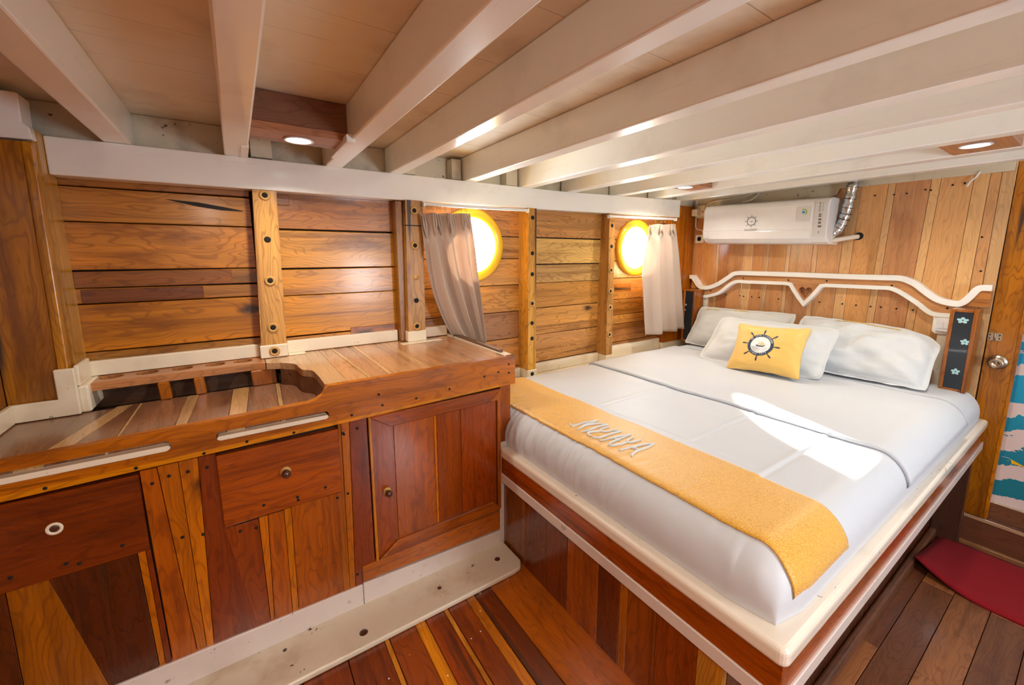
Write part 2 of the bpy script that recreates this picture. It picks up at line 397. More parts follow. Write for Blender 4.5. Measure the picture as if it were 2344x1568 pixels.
# hull wall with two round openings
def hull_poly(x0, x1, z0, z1, c=None):
    """rectangle minus the porthole circle -> list of polygons"""
    if c is None or c[0]+PR < x0 or c[0]-PR > x1 or c[1]+PR <= z0 or c[1]-PR >= z1: return [rect(x0, x1, z0, z1)]
    cx, cz = c
    if z0 > cz-PR and z1 < cz+PR:
        zs = [z0+(z1-z0)*k/10 for k in range(11)]; h = [math.sqrt(PR*PR-(z-cz)**2) for z in zs]
        return [[(x0, z0)]+[(cx-q, z) for q, z in zip(h, zs)]+[(x0, z1)], [(x1, z1)]+[(cx+q, z) for q, z in list(zip(h, zs))[::-1]]+[(x1, z0)]]
    if z1 >= cz+PR:
        h = math.sqrt(max(0, PR*PR-(z0-cz)**2)); a = math.acos((h)/PR); n = 16
        a0 = math.atan2(z0-cz, h)
        arc = [(cx+PR*math.cos(math.pi-a0-(math.pi-2*a0)*k/n), cz+PR*math.sin(math.pi-a0-(math.pi-2*a0)*k/n)) for k in range(n+1)]
        return [[(x0, z0)]+arc+[(x1, z0), (x1, z1), (x0, z1)]]
    h = math.sqrt(max(0, PR*PR-(z1-cz)**2)); n = 16; a0 = math.atan2(z1-cz, h)
    arc = [(cx+PR*math.cos(a0-(2*a0+math.pi)*k/n), cz+PR*math.sin(a0-(2*a0+math.pi)*k/n)) for k in range(n+1)]
    return [[(x1, z0), (x1, z1)]+arc+[(x0, z1), (x0, z0)]]
bk = prism(rect(-.75, 3.06, -.3, 1.76), 'y', 1.962, 1.99, 0, 1, [circ(c[0], c[1], PR, 40) for c in PORT])
wb = ob('wall_back', bk, M_DARK, kind='structure')
ZS = [.50, .594, .765, .925, 1.08, 1.187, 1.345, 1.42, 1.52]
BAYS = (  # x0, x1, row edges, tones bottom-up, porthole
    (-.475, .065, [.79, .868, .912, 1.078, 1.13, 1.19, 1.349, 1.462, 1.52], ['#7a5230', '#8f5c30', '#a5622a', '#8a532c', '#7d4a2a', '#b5713a', '#b07038', '#90562c'], None),
    (.14, .655, [.79, .90, 1.072, 1.186, 1.346, 1.52], ['#a8672c', '#b5732f', '#bf7c36', '#c38440', '#a8693a'], None),
    (.70, 1.345, [.50, .594, .765, .922, 1.073, 1.221, 1.341, 1.52], ['#93542c', '#9a5a33', '#8a5236', '#b87338', '#c08a50', '#bf8850', '#a8663a'], PORT[0]),
    (1.375, 1.99, [.50, .594, .765, .927, 1.076, 1.188, 1.343, 1.52], ['#94562e', '#a4663c', '#b5763f', '#b06c33', '#c99a60', '#cfa061', '#a2643a'], None),
    (2.02, 2.80, [.50, .637, .765, .83, .938, 1.083, 1.20, 1.343, 1.52], ['#96542a', '#a35a2c', '#ab6430', '#b0652d', '#b86c34', '#c08a52', '#b87c46', '#a8683c'], PORT[1]))
for x0, x1, zs, tones, c in BAYS:
    for (z0, z1), t in zip(zip(zs, zs[1:]), tones):
        for poly in hull_poly(x0+.001, x1-.001, z0+.0018, z1-.0018, c):
            if len(poly) == 4 and c is None:
                j = [random.uniform(-.004, .002) for _ in range(2)]; poly = [poly[0], poly[1], (poly[2][0], poly[2][1]+j[0]), (poly[3][0], poly[3][1]+j[1])]
            ob('hull_plank', prism(poly, 'y', YW+random.uniform(-.002, .002), 1.962, .002), M_WOOD, wb, 'x', blend(jit(t), '#c49c62' if x0 < .6 else '#c8a878', .28 if x0 < .6 else .42))
# butt blocks let into the left bay and a short filler strip
for x0, x1, z0, z1, t in ((-.452, -.02, 1.132, 1.186, '#7c4b2b'), (-.44, -.113, 1.082, 1.126, '#6f4127'), (.405, .64, .872, .915, '#8a5028'), (.142, .20, 1.44, 1.478, '#8c5a3a'), (2.13, 2.30, .99, 1.045, '#b4703a')):
    ob('hull_patch', box(x0, x1, YW-.004, YW+.004, z0, z1, .0015), M_WOOD, wb, 'x', t)

ob('crack', prism([(-.19, 1.437), (-.10, 1.432), (-.02, 1.420), (.035, 1.410), (.04, 1.407), (-.03, 1.408), (-.10, 1.417), (-.16, 1.430)], 'y', YW-.003, YW, 0), M_DARK, wb)
# headboard bulkhead
wr = ob('wall_right', box(2.972, 3.0, .345, 1.96, -.3, 1.76, 0), M_DARK, kind='structure')
HP = [(.328, .372, .372, '#d8b07c'), (.372, .405, .42, '#c08a58'), (.405, .455, .475, '#d6a870'), (.455, .565, .60, '#cf9a60'), (.565, .60, .635, '#dcb27a'), (.60, .735, .765, '#c4885a'), (.735, .765, .80, '#dbb078'), (.765, .885, .90, '#cb9052'), (.885, .935, .955, '#e0b47a'),
      (.935, 1.06, 1.06, '#c58c5c'), (1.06, 1.085, 1.09, '#dfb482'), (1.085, 1.21, 1.21, '#b8835c'), (1.21, 1.232, 1.235, '#dcb484'), (1.232, 1.335, 1.335, '#bf8656'), (1.335, 1.36, 1.36, '#ddb27c'), (1.36, 1.44, 1.44, '#bd7e4c'), (1.44, 1.50, 1.49, '#dcb076'),
      (1.50, 1.60, 1.60, '#c88c50'), (1.60, 1.68, 1.675, '#bb7435'), (1.68, 1.695, 1.70, '#d8a462'), (1.695, 1.80, 1.80, '#b87a44'), (1.80, 1.90, 1.90, '#b0703c')]
for i, (t0, t1, b1, c) in enumerate(HP):
    b0 = HP[i-1][2] if i else .332
    ob('wall_plank', prism([(b0+.0008, .40), (b1-.0008, .40), (t1-.0008, 1.75), (t0+.0008, 1.75)], 'x', 2.95+random.uniform(0, .0015), 2.972, .001), M_PALE, wr, 'z', blend(jit(c, .04), '#cf9650', .3))
# nail plugs in the bulkhead
plug = None
for y, z in ((1.60, .955), (1.50, .955), (1.475, .952), (1.42, .953), (1.37, .953), (1.25, .953), (1.02, .953), (.905, .953), (.84, .952), (.775, .951), (.73, .952), (.665, .950), (.60, .949), (.69, 1.555), (.74, 1.555), (.82, 1.56), (.62, 1.565), (.525, 1.575), (.485, 1.578), (.40, 1.32), (.385, 1.16), (.60, 1.56)):
    if plug is None: plug = ob('nail_plug', lathe([(.0042, 0), (.0042, -.004), (0, -.004)], (2.9505, y, z), (1, 0, 0), 8), M_HOLE, wr)
    else:
        o = plug.copy(); COL.objects.link(o); o.location = plug.location+Vector((0, y-1.60, z-.955))
band = ob('trim_3', prism([(.335, 1.611), (.98, 1.617), (.99, 1.585), (1.06, 1.56), (1.10, 1.50), (1.86, 1.515), (1.895, 1.55), (1.895, 1.75), (.335, 1.75)], 'x', 2.938, 2.951, .0015), M_DIRTY, kind='structure')

# left bulkhead, with the big framing timber in the corner
wl = ob('wall_left', box(-.68, -.622, -1.7, 1.96, -.1, 1.76, 0), M_DARK, kind='structure')
ys = [-1.7, -1.2, -.7, -.2, .3, .7, .95, 1.13, 1.28, 1.42, 1.55, 1.66, 1.786]
for i, (a, b) in enumerate(zip(ys, ys[1:])):
    ob('wall_plank', box(-.622, -.60, a+.001, b-.001, .0, 1.71), M_WOOD, wl, 'z', jit(('#a5672c', '#b97a34', '#8a5424')[i % 3]))
wf = ob('wall_front', prism(rect(-.68, 3.06, -.3, 1.76), 'y', -1.74, -1.7, 0, 1, [rect(1.17, 1.53, .7, 1.2)]), M_DULL, kind='structure')

# deck overhead
cl = ob('ceiling', box(-.68, 3.06, -1.74, 1.99, 1.738, 1.78, 0), M_CEIL, kind='structure')
ys = [-1.7, -1.45, -1.2, -.95, -.7, -.45, -.2, .02, .25, .47, .70, .95, 1.20, 1.43, 1.66, 1.962]
for a, b in zip(ys, ys[1:]):
    ob('deck_board', prism([(-.60, 1.714), (1.6, 1.714), (2.972, 1.732), (2.972, 1.738), (-.60, 1.738)], 'y', a+.0008, b-.0008, 0), M_CEIL, cl, 'x')
ob('trim_1', prism([(-.4515, 1.484), (.67, 1.486), (1.5, 1.494), (2.72, 1.512), (2.72, 1.634), (2.45, 1.626), (1.6, 1.603), (-.4515, 1.597)], 'y', 1.862, YW-.001, .004, 2), M_WHITE, kind='structure')
# painted filler pieces in the gaps above the clamp
ob('gap_block', box(2.725, 2.946, 1.90, 1.961, 1.602, 1.72), M_DIRTY, cl, 'x')
for x0, x1 in ((-.60, -.29), (-.288, .03), (.032, .37), (.372, .62), (.622, .99), (.992, 1.33), (1.332, 1.67), (1.672, 2.08), (2.082, 2.46), (2.462, 2.80)):
    ob('gap_board', box(x0, x1, 1.935, 1.961, 1.60, 1.713), M_DIRTY, cl, 'x')
for x0, x1 in ((.08, .15), (.665, .72), (.905, .955), (1.22, 1.29), (1.38, 1.43)):
    ob('gap_block', box(x0, x1, 1.875, 1.93, 1.605, 1.70), M_DIRTY, cl, 'z')

BEAMS = ((-.322, -.2515, 1.598, -.322, 'white ceiling beam nearest the left bulkhead, running over the cabinet'),
         (-.003, .067, 1.598, .004, 'white ceiling beam left of the nearer light box'),
         (.335, .402, 1.598, .331, 'white ceiling beam right of the nearer light box, with a chipped notch'),
         (.597, .655, 1.598, .594, 'white ceiling beam landing above the curtain on the cabinet, fourth from left'),
         (.966, 1.027, 1.598, .957, 'white ceiling beam landing above the first porthole, fifth from left'),
         (1.302, 1.367, 1.598, 1.297, 'white ceiling beam landing above the post between the portholes, sixth from left'),
         (1.638, 1.702, 1.604, 1.622, 'white ceiling beam third from the headboard wall, left of the far light boxes'),
         (2.045, 2.112, 1.615, 2.045, 'white ceiling beam on the left side of the far light boxes'),
         (2.43, 2.497, 1.627, 2.43, 'white ceiling beam on the right side of the far light boxes'),
         (2.77, 2.84, 1.634, 2.77, 'white ceiling beam closest to the headboard wall and air conditioner'))
for x0, x1, z, xn, lab in BEAMS:
    w = x1-x0
    bm = prism([(xn, -1.69), (xn+w, -1.69), (x1, 1.925), (x0, 1.925)], 'z', z, 1.7135 if z < 1.6 else 1.72, .005, 2)
    o = ob('ceiling_beam', bm, M_WHITE, None, 'y', label=lab, cat='beam', group='white beams across the ceiling')
    if abs(x0-.335) < .001:
        ob('notch_block', box(.318, .345, 1.40, 1.66, 1.588, 1.612, .002), M_WHITE, o, 'y')
    if x0 == -.003: ob('patch', box(.045, .069, 1.68, 1.90, 1.594, 1.64, .002), M_WHITE, o, 'y')

# ------------------------------------------------------------------ hull posts with bolts
bolt_proto = {}
def bolt(parent, x, y, z, kind):
    if kind not in bolt_proto:
        if kind == 'ring':
            bm = lathe([(.019, 0), (.0195, -.0035), (.0125, -.005), (.0105, -.0005)], (0, 0, 0), (0, 1, 0), 14, None, 0)
            bm = lathe([(.010, -.0006), (.008, -.002), (.0055, -.0025), (0, -.002)], (0, 0, 0), (0, 1, 0), 10, bm, 1)
        elif kind == 'dark':
            bm = lathe([(.012, 0), (.011, -.0015), (.004, -.001), (0, -.0008)], (0, 0, 0), (0, 1, 0), 10, None, 1)
        else:
            bm = lathe([(.014, 0), (.0135, -.002), (0, -.003)], (0, 0, 0), (0, 1, 0), 12, None, 0)
        o = ob('bolt', bm, [M_PLUGW, M_HOLE], parent); d = o.location+wloc(parent); bolt_proto[kind] = (o, d)
    else:
        o = bolt_proto[kind][0].copy(); COL.objects.link(o); o.parent = parent
    d = bolt_proto[kind][1]
    o.location = Vector((x, y, z))+d-wloc(parent)
def post(lab, tx0, tx1, bx0, bx1, yt, yb, zb, zt, col, foot, bolts, chamfer=.006):
    root = thing('hull_post', lab, 'post', ((bx0+bx1)/2, (yb+YW)/2, zb), 'wooden posts on the hull wall')
    b = bmesh.new()
    v = [b.verts.new(c) for c in ((bx0, yb, zb), (bx1, yb, zb), (bx1, YW, zb), (bx0, YW, zb), (tx0, yt, zt), (tx1, yt, zt), (tx1, YW, zt), (tx0, YW, zt))]
    for q in ((0, 1, 2, 3), (4, 5, 6, 7), (0, 1, 5, 4), (1, 2, 6, 5), (2, 3, 7, 6), (3, 0, 4, 7)): b.faces.new([v[i] for i in q])
    bev(b, chamfer, 2)
    ob('timber', b, M_WOOD, root, 'z', col)
    if foot: ob('painted_foot', box(bx0-.004, bx1+.004, yb-.004, YW, zb, zb+foot, .003), M_TRIM, root, label='white painted foot')
    for z, k in bolts:
        t = (z-zb)/(zt-zb); x = (bx0+bx1)/2*(1-t)+(tx0+tx1)/2*t; y = yb*(1-t)+yt*t
        bolt(root, x, y-.0005-(.004 if foot and z < zb+foot else 0), z, k)
    return root
post('honey coloured wooden post between the first two wall bays, over the cup rack', .073, .152, .051, .140, 1.862, 1.862, .834, 1.484, '#c2925a', .052, ((1.466, 'ring'), (1.30, 'dark'), (1.141, 'ring'), (.955, 'ring'), (.86, 'ring')))
p2 = post('brown wooden post left of the gathered curtain, standing on the cabinet top', .655, .737, .645, .729, 1.842, 1.842, .834, 1.486, '#b88a54', .05, ((1.441, 'ring'), (1.284, 'ring'), (1.138, 'plain'), (1.029, 'dark'), (.906, 'ring')), .01)
ob('filler_strip', box(.618, .652, 1.875, YW, .834, 1.484, .003), M_WOOD, p2, 'z', '#966a3c')
ob('scarf_joint', box(.650, .737, 1.8395, 1.85, 1.372, 1.376, 0), M_DARK, p2)
post('pale wooden post midway between the two portholes', 1.338, 1.392, 1.336, 1.394, 1.838, 1.836, .536, 1.492, '#cf9c58', .05, ((1.442, 'dark'), (1.25, 'dark'), (1.135, 'dark'), (.971, 'ring'), (.859, 'dark'), (.77, 'dark'), (.562, 'dark')), .008)
post('wooden post just left of the second porthole', 1.985, 2.035, 1.972, 2.03, 1.858, 1.836, .536, 1.497, '#b98a58', .05, ((1.425, 'dark'), (1.295, 'dark'), (1.143, 'ring'), (1.008, 'ring'), (.902, 'ring'), (.722, 'ring')), .008)
post('dark wooden corner post behind the hanging curtain by the headboard', 2.665, 2.945, 2.62, 2.945, 1.885, 1.878, .536, 1.60, '#a8602e', .05, (), .006)
cp = thing('corner_timber', 'large brown corner timber with white top at the left end of the hull wall', 'post', (-.52, 1.86, .745))
ob('front_board', prism([(-.60, .747), (-.487, .747), (-.478, 1.56), (-.60, 1.56)], 'y', 1.787, 1.82), M_WOOD, cp, 'z', '#ab7238')
ob('batten', prism([(-.487, .747), (-.463, .747), (-.455, 1.56), (-.478, 1.56)], 'y', 1.783, 1.82, .003, 2), M_WOOD, cp, 'z', '#bd8440')
ob('side_board', box(-.475, -.452, 1.812, YW, .747, 1.60), M_WOOD, cp, 'z', '#c0914e')
ob('core', box(-.60, -.478, 1.822, YW, .747, 1.60, 0), M_WOOD, cp, 'z', '#8a5424')
ob('painted_head', prism([(-.60, 1.562), (-.452, 1.566), (-.455, 1.60), (-.468, 1.61), (-.466, 1.688), (-.60, 1.692)], 'y', 1.78, 1.86, .003), M_WHITE, cp, label='white painted top')

# white skirtings along the hull and the corner
def sk(n, x0, x1, y0, y1, z0, z1): return ob('baseboard_%s' % n, box(x0, x1, y0, y1, z0, z1, .003, 2), M_TRIM, kind='structure')
sk('back', -.452, .046, 1.905, YW-.002, .834, .885); sk('back', .146, .615, 1.905, YW-.002, .834, .886); sk('back', .735, .872, 1.905, YW-.002, .834, .884)
sk('back', .93, 1.33, 1.90, YW-.002, .536, .588); sk('back', 1.40, 1.966, 1.90, YW-.002, .536, .594); sk('back', 2.036, 2.614, 1.90, YW-.002, .536, .62)
ob('baseboard_left', prism([(-.597, .747), (-.447, .747), (-.447, .895), (-.492, .895), (-.492, .802), (-.597, .802)], 'y', 1.768, 1.782, .003, 2), M_TRIM, kind='structure')
ob('baseboard_left', box(-.598, -.584, 1.375, 1.767, .747, .802, .003, 2), M_TRIM, kind='structure')
ob('baseboard_left', box(-.4515, -.440, 1.783, 1.903, .834, .90, .003, 2), M_TRIM, kind='structure')
ob('trim_2', box(.93, 2.945, 1.742, YW-.002, .30, .535, .004, 2), M_TRIM, kind='structure', label='white ledge between bed and hull')
for x, y in ((1.50, 1.80), (1.62, 1.85), (1.75, 1.79), (1.9, 1.80), (2.05, 1.80), (2.2, 1.86), (2.35, 1.80)):
    ob('nail_plug', lathe([(.004, 0), (.004, .0012), (0, .0012)], (x, y, .5349), (0, 0, 1), 8), M_HOLE, bpy.data.objects['trim_2'])

# portholes
for i, (cx, cz) in enumerate(PORT):
    w = thing('window_%d' % (i+1), ('round porthole with yellow rim half hidden by the gathered curtain', 'round porthole with yellow rim beside the hanging curtain')[i], None, (cx, 1.93, cz-.19), None, 'structure')
    prof = [(.141, .06), (.141, -.006), (.144, -.020), (.153, -.026), (.182, -.027), (.190, -.018), (.192, -.001), (PR-.004, -.001), (PR-.004, .06)]
    ob('porthole_rim', lathe(prof+[prof[0]], (cx, 1.93, cz), (0, 1, 0), 48, None, 0, False), M_YEL, w)
    ob('glass_pane', lathe([(0, .045), (.1405, .045), (.1405, .05), (0, .05)], (cx, 1.93, cz), (0, 1, 0), 40), M_GLASS, w)

# ------------------------------------------------------------------ built-in sideboard
YF = 1.354
sb = thing('sideboard', 'glossy red brown wooden cabinet with two drawers and a panelled door', 'cabinet', (.1, 1.6, 0))
ob('carcass', box(-.60, .893, 1.376, 1.925, .02, .70, 0), M_DARK, sb)
HON, HON2, RED, DEEP, DKB, ORG = '#b5692c', '#a8602a', '#96480f', '#7c3410', '#52220c', '#a5530f'
# front boards: top x0, x1; bottom x0, x1; top z, bottom z, tone
FB = [(-.62, -.515, -.62, -.52, .463, .05, '#5a260c'), (-.515, -.445, -.52, -.365, .463, .05, '#8a5122'), (-.445, -.285, -.365, -.275, .463, .05, '#4a1d0a'), (-.285, -.268, -.275, -.262, .463, .05, HON2), (-.268, -.2575, -.262, -.2475, .463, .05, DEEP),
      (-.257, -.222, -.247, -.19, .6855, .05, ORG), (-.222, -.178, -.19, -.17, .687, .05, HON), (-.178, -.135, -.17, -.155, .688, .05, HON), (-.135, -.096, -.155, -.036, .689, .05, DEEP), (-.096, -.045, -.0362, -.0361, .455, .44, DEEP),
      (-.096, -.012, -.036, -.008, .455, .05, '#8a3d14'), (-.012, .012, -.008, .0, .458, .05, HON), (.012, .055, .0, .052, .458, .05, RED), (.055, .075, .052, .07, .46, .05, HON2), (.075, .226, .07, .205, .462, .05, RED),
      (.226, .236, .205, .228, .698, .05, HON), (.236, .262, .228, .246, .699, .05, HON), (.262, .318, .246, .318, .70, .05, DEEP)]
for t0, t1, b0, b1, zt, zb, c in FB:
    if b1-b0 < .001: continue
    ob('front_board', prism([(b0+.0006, zb), (b1-.0006, zb), (t1-.0006, zt), (t0+.0006, zt)], 'y', YF+random.uniform(.0, .0015), 1.376, .001), M_CAB, sb, 'z', jit(c, .05))
def knob(parent, x, z, r=.013, base=M_PLUGW):
    bm = lathe([(r*1.15, 0), (r*1.15, -.003), (r*.55, -.004)], (x, YF-.004, z), (0, 1, 0), 16, None, 1)
    bm = lathe([(r*.55, -.003), (r*.5, -.010), (r*.9, -.014), (r, -.021), (r*.8, -.028), (r*.3, -.031), (0, -.031)], (x, YF-.004, z), (0, 1, 0), 16, bm, 0)
    return ob('knob', bm, [M_KNOBW, base], parent)
def drawer(x0, x1, z0, z1, c, kn, tilt=0.0):
    d = ob('drawer', prism([(x0, z0), (x1, z0+tilt), (x1, z1), (x0, z1-.001)], 'y', YF-.006, 1.376, .002), M_CAB, sb, 'x', c)
    if kn: knob(d, .069, .587)
    else:   # the left drawer has lost its knob: a pale ring round a hole
        bm = lathe([(.016, 0), (.015, -.0018), (.0095, -.0018), (.009, 0)], (-.418, YF-.0062, .592), (0, 1, 0), 16, None, 0)
        bm = lathe([(.0095, 0), (.008, -.0012), (0, -.001)], (-.418, YF-.0062, .592), (0, 1, 0), 12, bm, 1)
        ob('knob_scar', bm, [M_TRIM, M_KNOBW], d)
    for x, z in ((x0+.10, z0+.035), (x0+.19, z0+.03), (x1-.05, z0+.035), (x1-.13, z0+.02)):
        ob('nail_plug', lathe([(.0045, 0), (.0045, -.001), (0, -.001)], (x, YF-.006, z), (0, 1, 0), 8), M_HOLE, d)
    return d
drawer(-.60, -.258, .465, .680, '#743210', False); drawer(-.0955, .2255, .463, .684, '#a04c12', True, .004)
for x, z in ((-.20, .655), (-.16, .655), (-.118, .655), (-.19, .47), (-.145, .46), (.243, .66), (.285, .67), (.243, .45), (.21, .446), (-.06, .435), (-.02, .43), (.24, .665), (.255, .14), (-.235, .645)):
    ob('nail_plug', lathe([(.0044, 0), (.0044, -.001), (0, -.001)], (x, YF, z), (0, 1, 0), 8), M_HOLE, sb)
door = ob('door', box(.320, .843, YF+.002, 1.376, .168, .704, .001), M_DARK, sb)
for x0, x1, c in ((.328, .405, '#8c4010'), (.405, .555, '#9a4a12'), (.555, .566, HON), (.566, .665, '#853a12'), (.665, .826, '#94431a')):
    ob('door_board', box(x0+.0006, x1-.0006, YF-.002, 1.37, .172, .70, .001), M_CAB, door, 'z', jit(c, .04))
ob('stile', prism([(.320, .168), (.329, .168), (.329, .703), (.320, .703)], 'y', YF-.010, 1.37, .001), M_CAB, door, 'z', '#b8742c')
ob('top_rail', prism([(.322, .703), (.392, .655), (.792, .659), (.842, .706)], 'y', YF-.014, YF, .003), M_CAB, door, 'x', '#8a4418')
ob('bottom_rail', prism([(.330, .168), (.838, .175), (.838, .186), (.805, .224), (.40, .218)], 'y', YF-.014, YF, .003), M_CAB, door, 'x', '#a85a1c')
ob('stile', prism([(.828, .188), (.842, .180), (.842, .704), (.793, .659), (.826, .66)], 'y', YF-.012, YF, .002), M_CAB, door, 'z', '#9a501c')
knob(door, .371, .417, .0125)
ob('base_rail', prism([(.272, .108), (.838, .082), (.838, .168), (.272, .164)], 'y', YF-.008, 1.376, .002), M_CAB, sb, 'x', '#a8581a')
ob('corner_post', box(.846, .897, YF, 1.40, .470, .712, .002), M_CAB, sb, 'z', '#86401a')
ob('painted_corner', box(.840, .899, YF-.003, 1.40, .0, .470, .002), M_KICK, sb, label='pinkish white painted corner post')
ob('kick_board', prism([(-.62, .018), (.27, .018), (.27, .096), (-.62, .116)], 'y', YF-.006, 1.376, .002), M_KICK, sb, label='pinkish white painted toe board')
ob('kick_board', prism([(.2715, .018), (.8395, .018), (.8395, .074), (.2715, .1)], 'y', YF-.007, 1.376, .002), M_KICK, sb, label='pinkish white painted toe board')
fp = ob('trim_4', prism([(-.62, 1.352), (.852, 1.354), (.852, 1.215), (.832, 1.186), (.80, 1.180), (-.62, 1.186)], 'z', .0005, .02, .006, 3), M_FLOORW, kind='structure', label='worn white painted plank along the floor')
for x, y, r in ((.775, 1.27, .012), (.52, 1.265, .008), (.24, 1.235, .014), (.02, 1.31, .006)):
    ob('bolt_scar', lathe([(r, 0), (r*.9, .0012), (r*.4, .0008), (0, .0005)], (x, y, .0198), (0, 0, 1), 12), M_KNOBW, fp)

# ------------------------------------------------------------------ worktop with cup rack
wt = thing('worktop', 'stepped wooden worktop with a five hole cup rack, on the cabinet', 'worktop', (.1, 1.6, .70))
curve = [(.009, 1.806), (.058, 1.788), (.105, 1.765), (.149, 1.712), (.157, 1.655), (.164, 1.61), (.180, 1.588), (.193, 1.565), (.199, 1.48), (.2, 1.376)]
cs = spline(curve[2:], 4)
holes = [circ(x, 1.873, .031, 24) for x in (-.387, -.294, -.197, -.1, -.012)]
ob('cup_rack', prism([(-.424, 1.93), (-.424, 1.808), (.009, 1.804), (.058, 1.788), (.060, 1.93)], 'z', .806, .832, 0, 1, holes), M_DULL, wt, 'x', '#b5773e')
ob('top_board', prism([(.0605, 1.93), (.0605, 1.787)]+cs+[(.2685, 1.376), (.262, 1.93)], 'z', .806, .832, .001), M_TOP, wt, 'y', '#c09a6a')
TB = [(.262, .2685, .31, .335, '#b87c46'), (.31, .335, .325, .35, '#cf9c58'), (.325, .35, .402, .405, '#b5763f'), (.402, .405, .418, .42, '#d2a05c'), (.418, .42, .541, .55, '#b87840'), (.541, .55, .551, .562, '#cfa060'), (.551, .562, .70, .705, '#b4723a'), (.70, .705, .868, .872, '#b2703a')]
for b0, f0, b1, f1, c in TB:
    ob('top_board', prism([(f0+.0006, 1.374), (f1-.0006, 1.374), (b1-.0006, 1.93), (b0+.0006, 1.93)], 'z', .806, .832+random.uniform(-.0006, .0006), .001), M_TOP, wt, 'y', blend(c, '#c9a276', .35))
LB = [(-.60, -.60, -.37, -.475, '#7d532e'), (-.37, -.475, -.33, -.425, '#b58a50'), (-.33, -.425, -.313, -.32, '#80522e'), (-.313, -.32, -.307, -.312, '#c09458'), (-.307, -.312, -.187, -.195, '#855632'), (-.187, -.195, -.152, -.168, '#b98c52'), (-.152, -.168, -.052, -.066, '#80502e'), (-.052, -.066, .0, -.02, '#bb8c4e'), (.0, -.02, .085, .07, '#835636'), (.085, .07, .10, .085, '#b08450'), (.10, .085, .196, .196, '#85583a')]
for b0, f0, b1, f1, c in LB:
    ye = 1.785 if b0 < -.5 else 1.80
    ob('shelf_board', prism([(f0+.0005, 1.374), (f1-.0005, 1.374), (b1-.0005, ye), (b0+.0005, ye)], 'z', .722, .745, .001), M_TOP, wt, 'y', c)
side = cs+[(x+.016, y) for x, y in cs[::-1]]
ob('step_side', prism(side, 'z', .746, .8055, 0), M_DULL, wt, 'y', '#6f4526')
ob('cavity_floor', box(-.45, .20, 1.801, 1.927, .702, .715), M_DULL, wt, 'x', '#4a2f1c')
ob('cavity_back', box(-.45, .22, 1.920, 1.929, .716, .805), M_DULL, wt, 'x', '#50331f')
for x in (-.32, -.20, -.10):
    ob('light_spot', lathe([(.026, 0), (.026, .001), (0, .001)], (x+.02, 1.845, .715), (0, 0, 1), 16), M_PLUGW, wt)  # pale discs painted as light spots falling through the cup holes
for x0, x1, y1 in ((-.258, -.227, 1.826), (-.160, -.130, 1.826), (.012, .094, 1.815)):
    ob('divider', prism([(x0, .7455), (x1, .7455), (x1-.004, .8055), (x0-.004, .8055)], 'y', 1.792, y1, .003), M_CAB, wt, 'z', '#a5662e')
ob('end_block', box(-.452, -.4245, 1.782, 1.928, .7455, .833, .007, 3), M_TRIM, wt, label='white painted end block')
ob('back_strip', box(.146, .21, 1.868, 1.904, .832, .836), M_TRIM, wt); ob('back_strip', box(.60, .80, 1.80, 1.84, .832, .8345), M_TRIM, wt)
def slot(x0, x1, z0, z1, n=6):
    r = (z1-z0)/2; zc = (z0+z1)/2
    return [(x1-r+r*math.cos(-math.pi/2+math.pi*k/n), zc+r*math.sin(-math.pi/2+math.pi*k/n)) for k in range(n+1)]+[(x0+r+r*math.cos(math.pi/2+math.pi*k/n), zc+r*math.sin(math.pi/2+math.pi*k/n)) for k in range(n+1)]
fas = [(-.62, .684), (.916, .714), (.916, .833), (.206, .832), (.199, .824), (.188, .806), (.168, .794), (.145, .789), (-.62, .779)]
ob('fascia', prism(fas, 'y', YF-.006, 1.373, 0, 1, [slot(-.61, -.186, .726, .756), slot(-.09, .203, .725, .752)]), M_CAB, wt, 'x', '#b2661f')
ob('fascia_edge', prism([(-.62, .684), (.84, .7125), (.84, .722), (-.62, .699)], 'y', YF-.0072, YF-.004, .001), M_CAB, wt, 'x', '#cf8a3a')
ob('slot_lip', prism(slot(-.60, -.188, .7265, .741), 'y', YF-.004, 1.372, 0), M_TRIM, wt, label='white painted slot edge'); ob('slot_lip', prism(slot(-.088, .201, .7255, .738), 'y', YF-.004, 1.372, 0), M_TRIM, wt, label='white painted slot edge')
for x, z in ((.36, .775), (.37, .735), (.49, .735), (.62, .745), (.27, .722), (.10, .705), (-.02, .708), (-.12, .70), (-.26, .70), (-.42, .698), (.77, .768), (.835, .775), (.885, .80), (.885, .765)):
    ob('nail_plug', lathe([(.0042, 0), (.0042, -.001), (0, -.001)], (x, YF-.0065-(.001 if z < .722 else 0), z), (0, 1, 0), 8), M_HOLE, wt)
ob('end_strip', box(.872, .880, 1.36, 1.93, .828, .838, .001), M_TRIM, wt, label='white painted strip'); ob('end_lip', box(.880, .905, 1.42, 1.93, .80, .846, .002), M_DULL, wt, 'y', '#6b452c'); ob('end_cap', box(.872, .916, 1.373, 1.43, .80, .834, .001), M_TRIM, wt, label='white painted corner'); ob('end_edge', box(.905, .914, 1.43, 1.93, .80, .836, .001), M_TRIM, wt, label='white painted edge')

